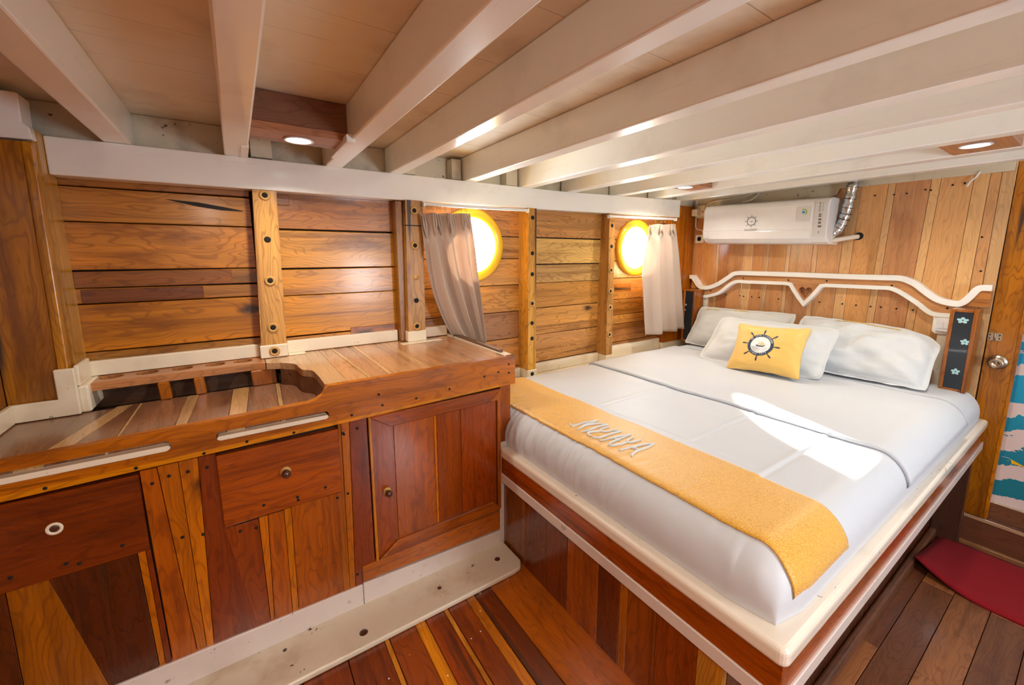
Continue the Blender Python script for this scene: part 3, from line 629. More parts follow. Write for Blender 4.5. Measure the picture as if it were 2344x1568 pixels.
# ------------------------------------------------------------------ bed
bd = thing('built_in_bed', 'built-in wooden bed with chipped white rail, beside the cabinet', 'bed', (1.9, 1.0, 0))
def Lp(o, w): return [(.84+o, 1.349)]+[(.86-(.02-o)*math.cos(a), .295-(.02-o)*math.sin(a)) for a in [math.pi/2*k/5 for k in range(6)]]+[ (2.942, .275+o), (2.942, .275+w), (.84+w, .275+w), (.84+w, 1.349)]
ob('rail_cap', prism(Lp(0, .078), 'z', .408, .452, .013, 4), M_RAIL, bd, smooth=False, label='rounded white painted rail with chips')
ob('foot_rail', box(.847, .878, .283, 1.349, .338, .408, .001), M_CAB, bd, 'y', '#9a4c1e')
ob('side_rail', box(.879, 2.94, .283, .32, .338, .408, .001), M_CAB, bd, 'x', '#94491f')
ob('lower_band', prism(Lp(.003, .035), 'z', .300, .338, .002), M_KICK, bd, label='pinkish white band under the rail')
for y0, y1, c in ((1.193, 1.349, '#7d4c28'), (1.06, 1.193, '#5f2a14'), (.945, 1.06, '#6e3013'), (.80, .945, '#9a4f16'), (.712, .80, '#5a2612'), (.683, .712, '#b06a22'), (.586, .683, '#86400f'), (.467, .586, '#7d3a12'), (.402, .467, '#a8753f')):
    ob('foot_board', box(.858+random.uniform(0, .001), .878, y0+.0007, y1-.0007, -.02, .300, .001), M_CAB, bd, 'z', c)
for i in range(12):
    a = .879+i*.1725
    ob('side_board', box(a+.0007, a+.1718, .402, .415, -.2155, .300, .001), M_CAB, bd, 'z', jit('#4a2413', .15))
ob('base', box(.8795, 2.89, .4155, 1.73, -.21, .299, 0), M_DARK, bd)
ob('skirting', box(.875, 2.90, .375, .4015, -.2155, -.165, .008, 2), M_DULL, bd, 'x', '#6b4026')
ob('end_board', box(2.90, 2.945, .30, .40, -.2155, .300, .002), M_DULL, bd, 'z', '#4a2c1c')
ob('platform', box(.92, 2.94, .355, 1.74, .40, .438, 0), M_DULL, bd, 'x', '#8a5a34')
ob('platform_edge', box(.903, .93, 1.352, 1.74, .02, .40, 0), M_DULL, bd, 'x', '#8a5a34')

# mattress surface: (s, t) with s along x from the foot, t along y from the near side
MX0, MX1, MY0, MY1, MZ, MH = .874, 2.90, .303, 1.738, .4535, .146
def edge(d, r, p=2.2):
    if d >= r: return 1.0
    q = max(0.0, 1-d/r); return max(0.0, 1-q**p)**(1/p)
def nz(x, y, z=0.0): return noise.noise((x, y, z))
def msurf(x, y, wr=1.0):
    h = edge(x-MX0, .085)*edge(MX1-x, .05)*edge(y-MY0, .085)*edge(MY1-y, .05)
    z = MZ+MH*h
    top = max(0, (h-.8)/.2)
    # ironed creases and soft rolls
    z += top*wr*(.004*nz(x*4, y*4)+.0018*nz(x*13, y*9, 3))
    for yc, xa, xb, amp in ((.765, 1.23, 1.70, .004), (.515, 1.21, 1.70, .006), (1.18, 1.3, 1.7, .003)):
        if xa-.05 < x < xb+.05:
            k = min(1, max(0, (x-xa+.05)/.05), ) * min(1, max(0, (xb+.05-x)/.05))
            z += .55*amp*k*(math.exp(-((y-yc-.009)/.009)**2)-.9*math.exp(-((y-yc+.007)/.007)**2))
    z += top*.0015*math.exp(-((x-1.245)/.008)**2)*(1 if .55 < y < 1.5 else 0)
    if x < 1.02:   # gathers at the foot end
        a = edge(x-MX0, .085); k = max(0, 1-abs(a-.75)/.6)
        g = min(1, max(.25, (y-.55)/.5))
        z += .0075*k*g*nz(x*9+y*12, y*48, 1)+.004*k*g*nz(y*105, x*14)
    return z
def axis_pts(a, b, ra, rb, n, extra=()):
    s = [a+ra*(1-math.cos(k/12*math.pi/2))for k in range(13)]+[a+ra+(b-rb-a-ra)*k/n for k in range(1, n)]+[b-rb*(1-math.cos(k/10*math.pi/2)) for k in range(10, -1, -1)]
    return sorted(set([round(v, 5) for v in s]+list(extra)))
def grid(xs, ys, f):
    b = bmesh.new(); V = [[b.verts.new(f(x, y)) for y in ys] for x in xs]
    for i in range(len(xs)-1):
        for j in range(len(ys)-1):
            q = b.faces.new((V[i][j], V[i+1][j], V[i+1][j+1], V[i][j+1])); q.smooth = True
    return b, V
def bulge(x, y):
    """sides of the mattress swell a little outwards"""
    z = msurf(x, y); h = (z-MZ)/MH; o = .012*math.sin(math.pi*min(1, max(0, h)))
    g = .0
    if x < MX0+.085:
        k = math.sin(math.pi*min(1, max(0, h)))**.7*min(1, max(.15, (y-.5)/.45)); g = k*(.007*nz(z*7+y*10, y*34, 1)+.006*nz(y*80+z*25, z*9)+.0015*nz(y*170, z*12))
        if y < .5: g += .006*nz(y*22, z*16, 4)*math.sin(math.pi*min(1, max(0, h)))
    px = x-(o+g if x < MX0+.085 else 0); py = y-(o*.7 if y < MY0+.085 else 0)
    u_, v_ = max(0, 1-(x-MX0)/.11), max(0, 1-(y-MY0)/.11); q = .017*u_*v_; px += q; py += q
    return Vector((px, py, z))
ex = [1.19+.004*k for k in range(30)]; ey = [c+.004*k for c in (.515, .765, 1.18) for k in range(-5, 7)]
xs = axis_pts(MX0, MX1, .085, .05, 90, ex); ys = axis_pts(MY0, MY1, .085, .05, 360, ey)
bm, V = grid(xs, ys, bulge)
bd_loop = [V[i][0] for i in range(len(xs))]+[V[-1][j] for j in range(1, len(ys))]+[V[i][-1] for i in range(len(xs)-2, -1, -1)]+[V[0][j] for j in range(len(ys)-2, 0, -1)]
low = [bm.verts.new((v.co.x, v.co.y, MZ-.001)) for v in bd_loop]
for i in range(len(bd_loop)):
    j = (i+1) % len(bd_loop)
    try: bm.faces.new((bd_loop[i], bd_loop[j], low[j], low[i]))
    except ValueError: pass
bm.faces.new(low)
mat_ = ob('mattress', bm, M_SHEET, smooth=True, label='mattress in a creased white sheet, on the built-in bed', cat='mattress')
def drape(name, x0, x1, y0, y1, off, mat, parent=None, nx=40, ny=160, edgew=.0, **k):
    """fabric lying on the mattress, with thickness and closed rims"""
    X = [x0+(x1-x0)*i/nx for i in range(nx+1)]; Y = [y for y in axis_pts(MY0, MY1, .085, .05, ny) if y0 <= y <= y1]
    if Y[0] > y0+.001: Y = [y0]+Y
    def P(x, y, o):
        p = bulge(x, y); e = .004
        tx = bulge(x+e, y)-bulge(x-e, y); ty = bulge(x, y+e)-bulge(x, y-e); n = tx.cross(ty)
        if n.length < 1e-9: n = Vector((0, -1, 0))
        n.normalize()
        if n.z < 0: n = -n
        return p+n*o
    wob = lambda x, y: (edgew*nz(y*5, 2.0) if x in (x0, x1) else 0)
    b, T = grid(X, Y, lambda x, y: P(x+wob(x, y), y, off)); b2, B = grid(X, Y, lambda x, y: P(x+wob(x, y), y, .0015))
    n = {}
    mp = {v: b.verts.new(v.co) for v in b2.verts}
    for f in b2.faces: b.faces.new([mp[v] for v in f.verts][::-1]).smooth = True
    def rim(a, c):
        for i in range(len(a)-1): b.faces.new((a[i], a[i+1], mp[c[i+1]], mp[c[i]]))
    rim(T[0], B[0]); rim(T[-1], B[-1]); rim([r[0] for r in T], [r[0] for r in B]); rim([r[-1] for r in T], [r[-1] for r in B])
    b2.free()
    return ob(name, b, mat, parent, smooth=True, **k), P
drape('folded_sheet', 1.705, 2.52, MY0+.003, MY1-.004, .012, M_SHEET, None, 40, 150, .012, label='white top sheet folded back below the pillows', cat='sheet')
run, RP = drape('bed_runner', .932, 1.205, MY0+.0035, MY1-.02, .006, M_RUNNER, None, 40, 170, .004, label='gold patterned bed runner embroidered with silver letters', cat='bed runner')
# embroidered name, stroke by stroke
STROKES = [[(.991, 1.092), (.988, 1.08), (.995, 1.072), (1.038, 1.072), (1.08, 1.066), (1.112, 1.066)], [(1.111, 1.064), (1.073, 1.058), (1.022, 1.052), (.984, 1.043)], [(.984, 1.043), (1.031, 1.05), (1.081, 1.04), (1.11, 1.015)], [(1.11, 1.012), (1.073, 1.018), (1.013, 1.014), (.981, 1.018)],
  [(1.101, .996), (1.07, 1.0), (1.048, .988), (1.06, .972), (1.104, .966)], [(1.055, .985), (1.03, .992), (1.0, 1.0), (.988, .992), (.992, .98)],
  [(1.084, .966), (1.107, .945), (1.062, .95), (1.006, .947), (.990, .956), (.990, .968), (1.003, .964)], [(.988, .937), (1.02, .925), (1.069, .917), (1.112, .905)], [(1.11, .905), (1.05, .903), (1.009, .9), (.984, .892)], [(1.036, .922), (1.043, .908), (1.040, .893)],
  [(1.104, .886), (1.075, .882), (1.055, .872), (1.07, .862), (1.106, .856)], [(1.058, .872), (1.028, .872), (1.0, .878), (.989, .886), (.994, .894)],
  [(.988, .848), (1.02, .84), (1.078, .829), (1.118, .812)], [(1.118, .810), (1.08, .808), (1.034, .811), (1.004, .806), (.988, .795)], [(1.03, .838), (1.04, .824), (1.036, .806)]]
bm = None
for st in STROKES:
    pts = [RP(x, y, .0075) for x, y in spline(st, 5)]
    w = [.0032+.0014*math.sin(math.pi*i/(len(pts)-1)) for i in range(len(pts))]
    bm = tube(pts, w, 6, bm)
ob('embroidery', bm, M_THREAD, run, smooth=True, label='silver embroidered letters')

# ------------------------------------------------------------------ headboard
hb = thing('headboard', 'curved wooden headboard band with white mouldings and a cut-out heart', 'headboard', (2.93, 1.1, .56))
top = [(1.872, 1.088), (1.845, 1.087), (1.815, 1.058), (1.789, 1.025), (1.761, 1.011), (1.712, 1.016), (1.65, 1.043), (1.583, 1.09), (1.541, 1.121), (1.498, 1.129), (1.45, 1.130), (1.172, 1.131), (.889, 1.129), (.71, 1.130), (.664, 1.130), (.631, 1.122), (.586, 1.098), (.541, 1.058), (.498, 1.027), (.449, 1.015), (.43, 1.019), (.412, 1.045), (.393, 1.081), (.372, 1.096), (.335, 1.098)]
ts = spline(top, 4)
ob('white_moulding', strip_prism(ts, .028, 0, 'x', 2.902, 2.949, 0), M_WHITE, hb, 'y', label='white painted upper moulding')
lowc = [(1.762, .930), (1.706, .940), (1.630, .970), (1.562, 1.030), (1.512, 1.056), (1.435, 1.057), (1.200, 1.060)]
lowd = [(.985, 1.060), (.758, 1.061), (.677, 1.056), (.584, .995), (.522, .945), (.452, .940)]
lc, ld = spline(lowc, 4), spline(lowd, 4)
tz = lambda y: min(ts, key=lambda p: abs(p[0]-y))[1]
wband = [(y, z-.013) for y, z in ts if .41 < y < 1.77]
hout = [(1.150, 1.062), (1.150, 1.03), (1.135, 1.005), (1.090, .957), (1.045, 1.008), (1.035, 1.03), (1.045, 1.062)]
heart = [(1.0905+.037*16*math.sin(t)**3/16, 1.013+.037*(13*math.cos(t)-5*math.cos(2*t)-2*math.cos(3*t)-math.cos(4*t))/16) for t in [2*math.pi*k/36 for k in range(36)]]
poly = wband+[(.43, .945)]+[p for p in ld[::-1]]+lc[::-1]
ob('wooden_band', prism(poly, 'x', 2.918, 2.949, 0), M_PALE, hb, 'y', '#c48a50')
ob('heart_panel', prism([(1.175, 1.0605), (1.006, 1.0605), (1.026, 1.028), (1.056, .984), (1.0895, .940), (1.124, .984), (1.155, 1.028)], 'x', 2.918, 2.949, 0, 1, [heart]), M_PALE, hb, 'z', '#bf8148', label='panel with a cut-out heart')
ob('white_moulding', strip_prism(lc+[(1.172, 1.055), (1.153, 1.024), (1.122, .979), (1.0895, .938), (1.057, .979), (1.028, 1.024), (1.009, 1.055)]+ld, .011, .010, 'x', 2.906, 2.949, 0), M_WHITE, hb, 'y', label='white painted lower moulding')
ob('white_upright', prism([(1.772, .94), (1.730, .95), (1.730, .60), (1.783, .60)], 'x', 2.922, 2.949, .002), M_TRIM, hb, 'z')
ob('white_upright', prism([(.492, .85), (.455, .85), (.440, .575), (.486, .575)], 'x', 2.922, 2.949, .002), M_TRIM, hb, 'z')
ob('end_scroll', prism([(.425, .99), (.335, .99), (.335, 1.072), (.372, 1.070), (.40, 1.04)], 'x', 2.915, 2.949, .002), M_PALE, hb, 'y', '#b5722e')
ob('end_scroll', prism([(1.86, .985), (1.79, .985), (1.80, 1.01), (1.83, 1.045), (1.86, 1.07)], 'x', 2.918, 2.949, .002), M_PALE, hb, 'y', '#b5722e')
for y, z in ((1.47, 1.08), (1.19, 1.08), (.985, 1.085), (.69, 1.075), (.47, .975), (1.70, .975)):
    ob('nail_plug', lathe([(.005, 0), (.005, -.001), (0, -.001)], (2.9178, y, z), (1, 0, 0), 8), M_HOLE, hb)
ob('switch_bracket', prism([(.52, .945), (.455, .95), (.455, .845), (.50, .843), (.513, .855), (.513, .92)], 'x', 2.912, 2.949, .003, 2), M_WHITE, hb)
sw = thing('light_switch', 'white double rocker light switch on the headboard beside the right lamp', 'switch', (2.912, .475, .86))
ob('plate', box(2.902, 2.9118, .444, .497, .858, .925, .003, 2), M_PLAST, sw)
ob('rocker', box(2.898, 2.9018, .472, .489, .873, .91, .0015), M_PLAST, sw); ob('rocker', box(2.898, 2.9018, .453, .4705, .873, .91, .0015), M_PLAST, sw)

# flower lamps at both ends of the headboard
def flower(cx, cz, r, x, par, n=5, squash=1.0, rot=0.3):
    bm = None
    for k in range(n):
        a = rot+2*math.pi*k/n
        P = [(cx+r*(.55*math.cos(a)+.42*math.cos(t)*math.cos(a)-.33*math.sin(t)*math.sin(a)), cz+squash*r*(.55*math.sin(a)+.42*math.cos(t)*math.sin(a)+.33*math.sin(t)*math.cos(a))) for t in [2*math.pi*i/10 for i in range(10)]]
        bm = prism(P, 'x', x-.0008-.0001*k, x, 0, 1, (), bm)
    return ob('flower_print', bm, M_FLOWER, par, label='pale blue flower print')
def wall_lamp(lab, y0, y1, flowers, xf=2.785):
    r = thing('wall_lamp', lab, 'lamp', (2.86, (y0+y1)/2, .59), 'flower lamps on the headboard'); z0, z1 = .592, .985
    bm = box(xf, 2.90, y0, y0+.014, z0, z1, .002); bm = box(xf, 2.90, y1-.014, y1, z0, z1, .002, 1, bm)
    bm = box(xf, 2.90, y0+.0142, y1-.0142, z0, z0+.014, .002, 1, bm); bm = box(xf, 2.90, y0+.0142, y1-.0142, z1-.012, z1, .002, 1, bm)
    ob('case', bm, M_WOOD, r, 'z', '#9c6038')
    ob('back', box(2.88, 2.902, y0+.014, y1-.014, z0+.014, z1-.012, 0), M_WOOD, r, 'z', '#6f4022')
    ob('dark_panel', box(xf+.004, xf+.010, y0+.0143, y1-.0143, z0+.0142, z1-.0122, 0), M_BLACKP, r, label='black glass panel')
    for cy, cz, rr, n, sq in flowers: flower(cy, cz, rr, xf+.004, r, n, sq)
    return r
wall_lamp('black panel wall lamp with three pale blue flowers, at the right end', .348, .437, ((.393, .935, .021, 5, .75), (.375, .835, .017, 5, .9), (.389, .690, .016, 5, 1)))
wall_lamp('black panel wall lamp behind the hanging curtain, at the left end of the headboard', 1.745, 1.838, ((1.815, .87, .008, 5, 1), (1.818, .83, .006, 5, 1)), 2.79)

# ------------------------------------------------------------------ pillows
def pillow(name, lab, bot, topc, width, mat, th, seed, flange=.03, group=None, cat='pillow', col2=None, droop=0.0, nu=44, nv=32, pinch=.06, wrk=1.0, roll=0.0):
    bot, topc = Vector(bot), Vector(topc); ev = topc-bot; hgt = ev.length; ev.normalize()
    eu = Vector((0, -1, -roll)); eu = (eu-ev*eu.dot(ev)).normalized(); en = eu.cross(ev)
    if en.x > 0: en = -en
    c = (bot+topc)/2
    def P(u, v, side, o=0.0):
        # u, v in -1..1; flange outside fu, fv
        fu, fv = 1-2*flange/width, 1-2*flange/hgt
        a, b = min(1, abs(u)/fu), min(1, abs(v)/fv)
        t = th*(max(0, (1-a**2.6)*(1-b**2.6))**.55)
        k = 1-pinch*(abs(v)**2)*(1 if abs(u) > .0 else 0)*0
        pu = u*width/2*(1-pinch*(1-abs(v)**2.2)*abs(u)**3); pv = v*hgt/2*(1-pinch*(1-abs(u)**2.2)*abs(v)**3)
        w = .016*wrk*nz(u*2.1+seed, v*2.1, side)*(1-a**4*b**4)+.007*wrk*nz(u*5+seed, v*6, side+9)
        w += .006*wrk*math.sin(9*(u*.8+v*.6)+4*nz(u*2, v*2, seed))*max(0, min(1, (abs(u)-.45)*2))
        edgew = .010*nz(u*4+seed, v*4, 3)*max(a, b)**6
        sag = -droop*max(0, u-.25)**2*max(0, v+.2)
        cr_ = 1-.075*abs(u)**5*abs(v)**5; pu *= cr_; pv *= cr_
        q = c+eu*pu+ev*(pv+sag)+en*(side*(t*(1+.0)+.0015)+w*(t/th if th else 0)*side+edgew+o)
        return q
    U = [math.sin(math.pi/2*(-1+2*i/nu))*.55+(-1+2*i/nu)*.45 for i in range(nu+1)]; Vv = [math.sin(math.pi/2*(-1+2*i/nv))*.55+(-1+2*i/nv)*.45 for i in range(nv+1)]
    bm = bmesh.new(); F = {}
    for s_ in (1, -1):
        for i, u in enumerate(U):
            for j, v in enumerate(Vv):
                F[s_, i, j] = bm.verts.new(P(u, v, s_))
        for i in range(nu):
            for j in range(nv):
                f = bm.faces.new([F[s_, a, b] for a, b in ((i, j), (i+1, j), (i+1, j+1), (i, j+1))][::s_]); f.smooth = True; f.material_index = 0 if s_ == 1 or not col2 else 1
    ring = [(i, 0) for i in range(nu)]+[(nu, j) for j in range(nv)]+[(i, nv) for i in range(nu, 0, -1)]+[(0, j) for j in range(nv, 0, -1)]
    for a, b in zip(ring, ring[1:]+ring[:1]):
        f = bm.faces.new((F[1, a[0], a[1]], F[1, b[0], b[1]], F[-1, b[0], b[1]], F[-1, a[0], a[1]])); f.smooth = True; f.material_index = 1 if col2 else 0
    # nothing may sink into the bed
    for v in bm.verts: v.co.z = max(v.co.z, .612+.004*nz(v.co.x*20, v.co.y*20))
    r = ob(name, bm, [mat]+([col2] if col2 else []), smooth=True, label=lab, cat=cat, group=group)
    return r, P
G = 'white pillows at the head of the bed'
pA, PA = pillow('pillow', 'off white pillow at the far left, leaning on the headboard by the curtain', (2.655, 1.405, .605), (2.87, 1.415, .875), .66, M_PILLG, .06, 1.3, .02, G, wrk=1.6)
pC, PC = pillow('pillow', 'large crumpled white pillow at the right, below the light switch', (2.585, .745, .60), (2.86, .755, .875), .63, M_PILL, .08, 5.1, .022, G, wrk=2.3, roll=.10, droop=.11)
pB, PB = pillow('pillow', 'white pillow in the middle, directly behind the yellow cushion', (2.345, 1.095, .605), (2.645, 1.12, .85), .66, M_PILL, .06, 8.7, .022, G, wrk=2.2, roll=.05)
cu, CP = pillow('cushion', 'yellow cushion printed with a navy ship wheel emblem', (2.245, 1.005, .61), (2.405, 1.03, .865), .375, M_CUSH, .05, 2.2, .004, None, 'cushion', M_NAVY, wrk=.45, pinch=.14, roll=.10)
def emb(P, par, s0, s1, v, n=14):
    """thin line of yellow embroidered marks along a pillow's upper edge"""
    bm = None
    for k in range(n):
        u = s0+(s1-s0)*k/(n-1); d = (s1-s0)/n*.4
        pts = [P(u-d, v-.02, 1, .003), P(u-d*.3, v+.03, 1, .003), P(u+d*.4, v-.02, 1, .003), P(u+d, v+.025, 1, .003)]
        bm = tube(pts, .0026, 5, bm)
    return ob('embroidery', bm, M_GOLDT, par, label='yellow embroidery')
emb(PA, pA, -.12, .12, .74, 6); emb(PC, pC, -.35, .45, .74, 14); emb(PA, pA, -.75, -.5, .76, 5)
# ship wheel print on the cushion
def CM(cu_, cv, rot=-.06, o=.0012):
    cr, sr = math.cos(rot), math.sin(rot)
    def f(x, y):
        X, Y = x*cr-y*sr, x*sr+y*cr
        return CP((cu_+X)/(.375/2), (cv+Y)/(.305/2), 1, o)
    return f
def patch(poly, f, name, mat, sub=1):
    bm = bmesh.new(); fs = bm.faces.new([bm.verts.new((p[0], p[1], 0)) for p in poly])
    bmesh.ops.triangulate(bm, faces=[fs])
    for v in bm.verts: v.co = f(v.co.x, v.co.y)
    return bm
f0 = CM(-.018, .002); f1 = CM(-.018, .002, o=.0020); f2 = CM(-.018, .002, o=.0026)
b = bmesh.new(); NR = 48; R0, R1 = .048, .063
A = [b.verts.new(f0(R0*math.cos(2*math.pi*k/NR), R0*math.sin(2*math.pi*k/NR))) for k in range(NR)]; B = [b.verts.new(f0(R1*math.cos(2*math.pi*k/NR), R1*math.sin(2*math.pi*k/NR))) for k in range(NR)]
for k in range(NR): b.faces.new((A[k], A[(k+1) % NR], B[(k+1) % NR], B[k]))
for k in range(8):
    a = math.pi/8*0+math.pi/4*k; ca, sa = math.cos(a), math.sin(a)
    pl = [(R1-.003, -.0025), (R1+.006, -.0022), (R1+.018, -.0042), (R1+.029, -.0036), (R1+.032, 0), (R1+.029, .0036), (R1+.018, .0042), (R1+.006, .0022), (R1-.003, .0025)]
    merge(b, patch([(x*ca-y*sa, x*sa+y*ca) for x, y in pl], f0, '', None))
ob('wheel_emblem', b, M_NAVY, cu, label='navy ship wheel print')
b = bmesh.new(); rings = [[b.verts.new(f0(.048*q*math.cos(2*math.pi*k/32), .048*q*math.sin(2*math.pi*k/32))) for k in range(32)] for q in (.33, .66, 1)]
b.faces.new(rings[0])
for r0, r1 in zip(rings, rings[1:]):
    for k in range(32): b.faces.new((r0[k], r0[(k+1) % 32], r1[(k+1) % 32], r1[k]))
ob('emblem_disc', b, M_PLAST, cu)
b = patch([(-.022, -.006), (-.016, -.011), (.014, -.011), (.026, .001), (.012, -.004), (-.012, -.004), (-.016, -.001)], f1, '', None)
for k in range(6):
    y = -.016-k*.0048; w = math.sqrt(max(0, .046**2-y*y))
    merge(b, patch([(-w*.95, y), (w*(.2 if k % 2 else .9), y), (w*(.2 if k % 2 else .9), y+.0012), (-w*.95, y+.0012)], f1, '', None))
ob('ship_print', b, M_NAVY, cu)
b = patch([(-.012, -.001), (-.003, .002), (-.008, .015)], f1, '', None)
for q in ([(-.001, -.001), (.010, .001), (.003, .022)], [(.011, .0), (.022, .003), (.012, .016)]): merge(b, patch(q, f1, '', None))
ob('sail_print', b, M_GOLDT, cu)
def ring_text(txt, r, a0, a1, size, f, flip=False, spread=None):
    bm = bmesh.new()
    for i, ch in enumerate(txt):
        if ch == ' ': continue
        a = a0+(a1-a0)*i/(len(txt)-1); rot = a-math.pi/2 if not flip else a+math.pi/2; c_, s_ = math.cos(rot), math.sin(rot)
        g = lambda u, v: f(r*math.cos(a)+u*c_-v*s_, r*math.sin(a)+u*s_+v*c_)
        merge(bm, text_polys(ch, size, g, None, None, None))
    return bm
b = ring_text('MY JAYA LIVEBOARD', .0553, math.radians(152), math.radians(22), .0115, f2); merge(b, ring_text('SINCE 2019', .0553, math.radians(228), math.radians(312), .0105, f2, True))
ob('emblem_lettering', b, M_PLAST, cu, label='white lettering')

# ------------------------------------------------------------------ air conditioner
ac = thing('air_conditioner', 'white wall air conditioner with ship wheel logo above the headboard', 'air conditioner', (2.86, 1.33, 1.30))
SH = lambda y, z: z-(1.705-y)*.030
def shear(bm):
    for v in bm.verts: v.co.z = SH(v.co.y, v.co.z)
    return bm
prof = [(2.948, 1.582), (2.82, 1.582), (2.785, 1.572), (2.768, 1.548), (2.763, 1.40), (2.772, 1.358), (2.80, 1.332), (2.84, 1.320), (2.948, 1.318)]
ob('casing', shear(prism(prof, 'y', .962, 1.703, .006, 2)), M_PLAST, ac)
ob('front_panel', shear(prism([(2.764, 1.405), (2.760, 1.405), (2.764, 1.545), (2.772, 1.562), (2.776, 1.562), (2.768, 1.545)], 'y', 1.035, 1.694, .0015)), M_PLAST, ac)
ob('air_flap', shear(prism([(2.762, 1.402), (2.759, 1.398), (2.769, 1.353), (2.798, 1.327), (2.801, 1.331), (2.773, 1.357)], 'y', 1.045, 1.66, .001)), M_PLAST, ac)
cpn = ob('control_panel', shear(prism([(2.765, 1.36), (2.760, 1.38), (2.760, 1.545), (2.770, 1.568), (2.776, 1.568), (2.768, 1.545), (2.767, 1.38)], 'y', .966, 1.028, .002)), M_PLASTG, ac)
def acm(yc, zc, x=2.7592): return lambda u, v: Vector((x, yc-u, SH(yc-u, zc+v)))
b = bmesh.new()
f = acm(1.372, 1.462)
for r0, r1 in ((.0235, .0275),):
    A = [b.verts.new(f(r0*math.cos(2*math.pi*k/32), r0*math.sin(2*math.pi*k/32))) for k in range(32)]; B = [b.verts.new(f(r1*math.cos(2*math.pi*k/32), r1*math.sin(2*math.pi*k/32))) for k in range(32)]
    for k in range(32): b.faces.new((A[k], A[(k+1) % 32], B[(k+1) % 32], B[k]))
for k in range(8):
    a = math.pi/4*k; ca, sa = math.cos(a), math.sin(a)
    merge(b, patch([(x*ca-y*sa, x*sa+y*ca) for x, y in ((.027, -.001), (.040, -.0018), (.040, .0018), (.027, .001))], f, '', None))
merge(b, patch([(-.008, -.004), (.006, -.004), (.010, .001), (-.007, -.001)], f, '', None))
ob('wheel_logo', b, M_GREY, ac, label='grey ship wheel logo')
ob('maker_lettering', text_polys('SHARP', .022, lambda u, v, f=acm(1.372, 1.408): f(u*1.25, v*.8), None, None, None), M_GREY, ac)
stk = ob('energy_label', prism([(1.115, SH(1.1, 1.450)), (1.050, SH(1.1, 1.450)), (1.050, SH(1.1, 1.535)), (1.115, SH(1.1, 1.535))], 'x', 2.7590, 2.7596, 0), M_PLASTG, ac, label='pale energy sticker')
f = acm(1.083, 1.502, 2.7586)
ob('label_ring', patch([(.019*math.cos(a), .019*math.sin(a)) for a in [math.radians(120-k*12) for k in range(16)]]+[(.013*math.cos(a), .013*math.sin(a)) for a in [math.radians(-60+k*12) for k in range(16)]], f, '', None), M_GREEN, stk)
ob('label_dot', patch([(.008*math.cos(a), .008*math.sin(a)) for a in [2*math.pi*k/16 for k in range(16)]], f, '', None), M_BLUE, stk)
b = bmesh.new(); f = acm(.997, 1.47, 2.7592)
for k in range(9): merge(b, patch(rect(-.008-(k % 3)*.002, -.003, .030+k*.006, .033+k*.006), f, '', None)); merge(b, patch(rect(.005, .011, .033+k*.0055, .0345+k*.0055), f, '', None))
for z in (.002, .012): merge(b, patch(rect(-.009, .004, z, z+.007), f, '', None))
for z in (-.018, -.036, -.056): merge(b, patch(rect(-.008, .006+(.003 if z < -.05 else 0), z, z+.011), f, '', None))
for z in (-.082, -.089): merge(b, patch(rect(-.003, .002, z, z+.005), f, '', None))
ob('control_marks', b, M_GREY, cpn)
# refrigerant pipe wrapped in foil, and the drain
fp_ = thing('foil_pipe', 'silver foil wrapped pipe bending down beside the air conditioner', 'pipe', (2.9, .93, 1.33))
P = spline([(2.90, .905, 1.68), (2.90, .912, 1.60), (2.90, .920, 1.52), (2.897, .932, 1.44), (2.892, .952, 1.385), (2.885, .975, 1.358)], 5)
ob('foil_sleeve', tube(P, [.025+.003*math.sin(i*1.9)+(.005 if i > 18 else 0) for i in range(len(P))], 14), M_FOIL, fp_, smooth=True)
for k in (4, 8, 11, 13, 15, 17, 19):
    c, t = Vector(P[k]), (Vector(P[k+1])-Vector(P[k-1])).normalized()
    u = t.orthogonal().normalized(); w = t.cross(u)
    ob('tie_band', tube([c+.0285*(math.cos(2*math.pi*i/14)*u+math.sin(2*math.pi*i/14)*w)+t*.006*math.cos(2*math.pi*i/14) for i in range(14)], .0013, 5, None, 0, True), M_BAND, fp_)
dr = thing('drain_pipe', 'white drain hose entering a dark hole right of the air conditioner', 'pipe', (2.9, .93, 1.30))
ob('hose', tube(spline([(2.84, .985, 1.318), (2.875, .955, 1.322), (2.90, .92, 1.331), (2.93, .885, 1.339), (2.949, .873, 1.341)], 5), .0135, 10), M_CREAMP, dr, smooth=True)
ob('thin_hose', tube(spline([(2.84, .985, 1.326), (2.86, .965, 1.335), (2.875, .955, 1.352), (2.885, .955, 1.366)], 4), .006, 6), M_CREAMP, dr, smooth=True)
ob('wall_hole', lathe([(.021, 0), (.021, .0015), (0, .0015)], (2.9475, .868, 1.343), (1, 0, 0), 18), M_HOLE, dr)

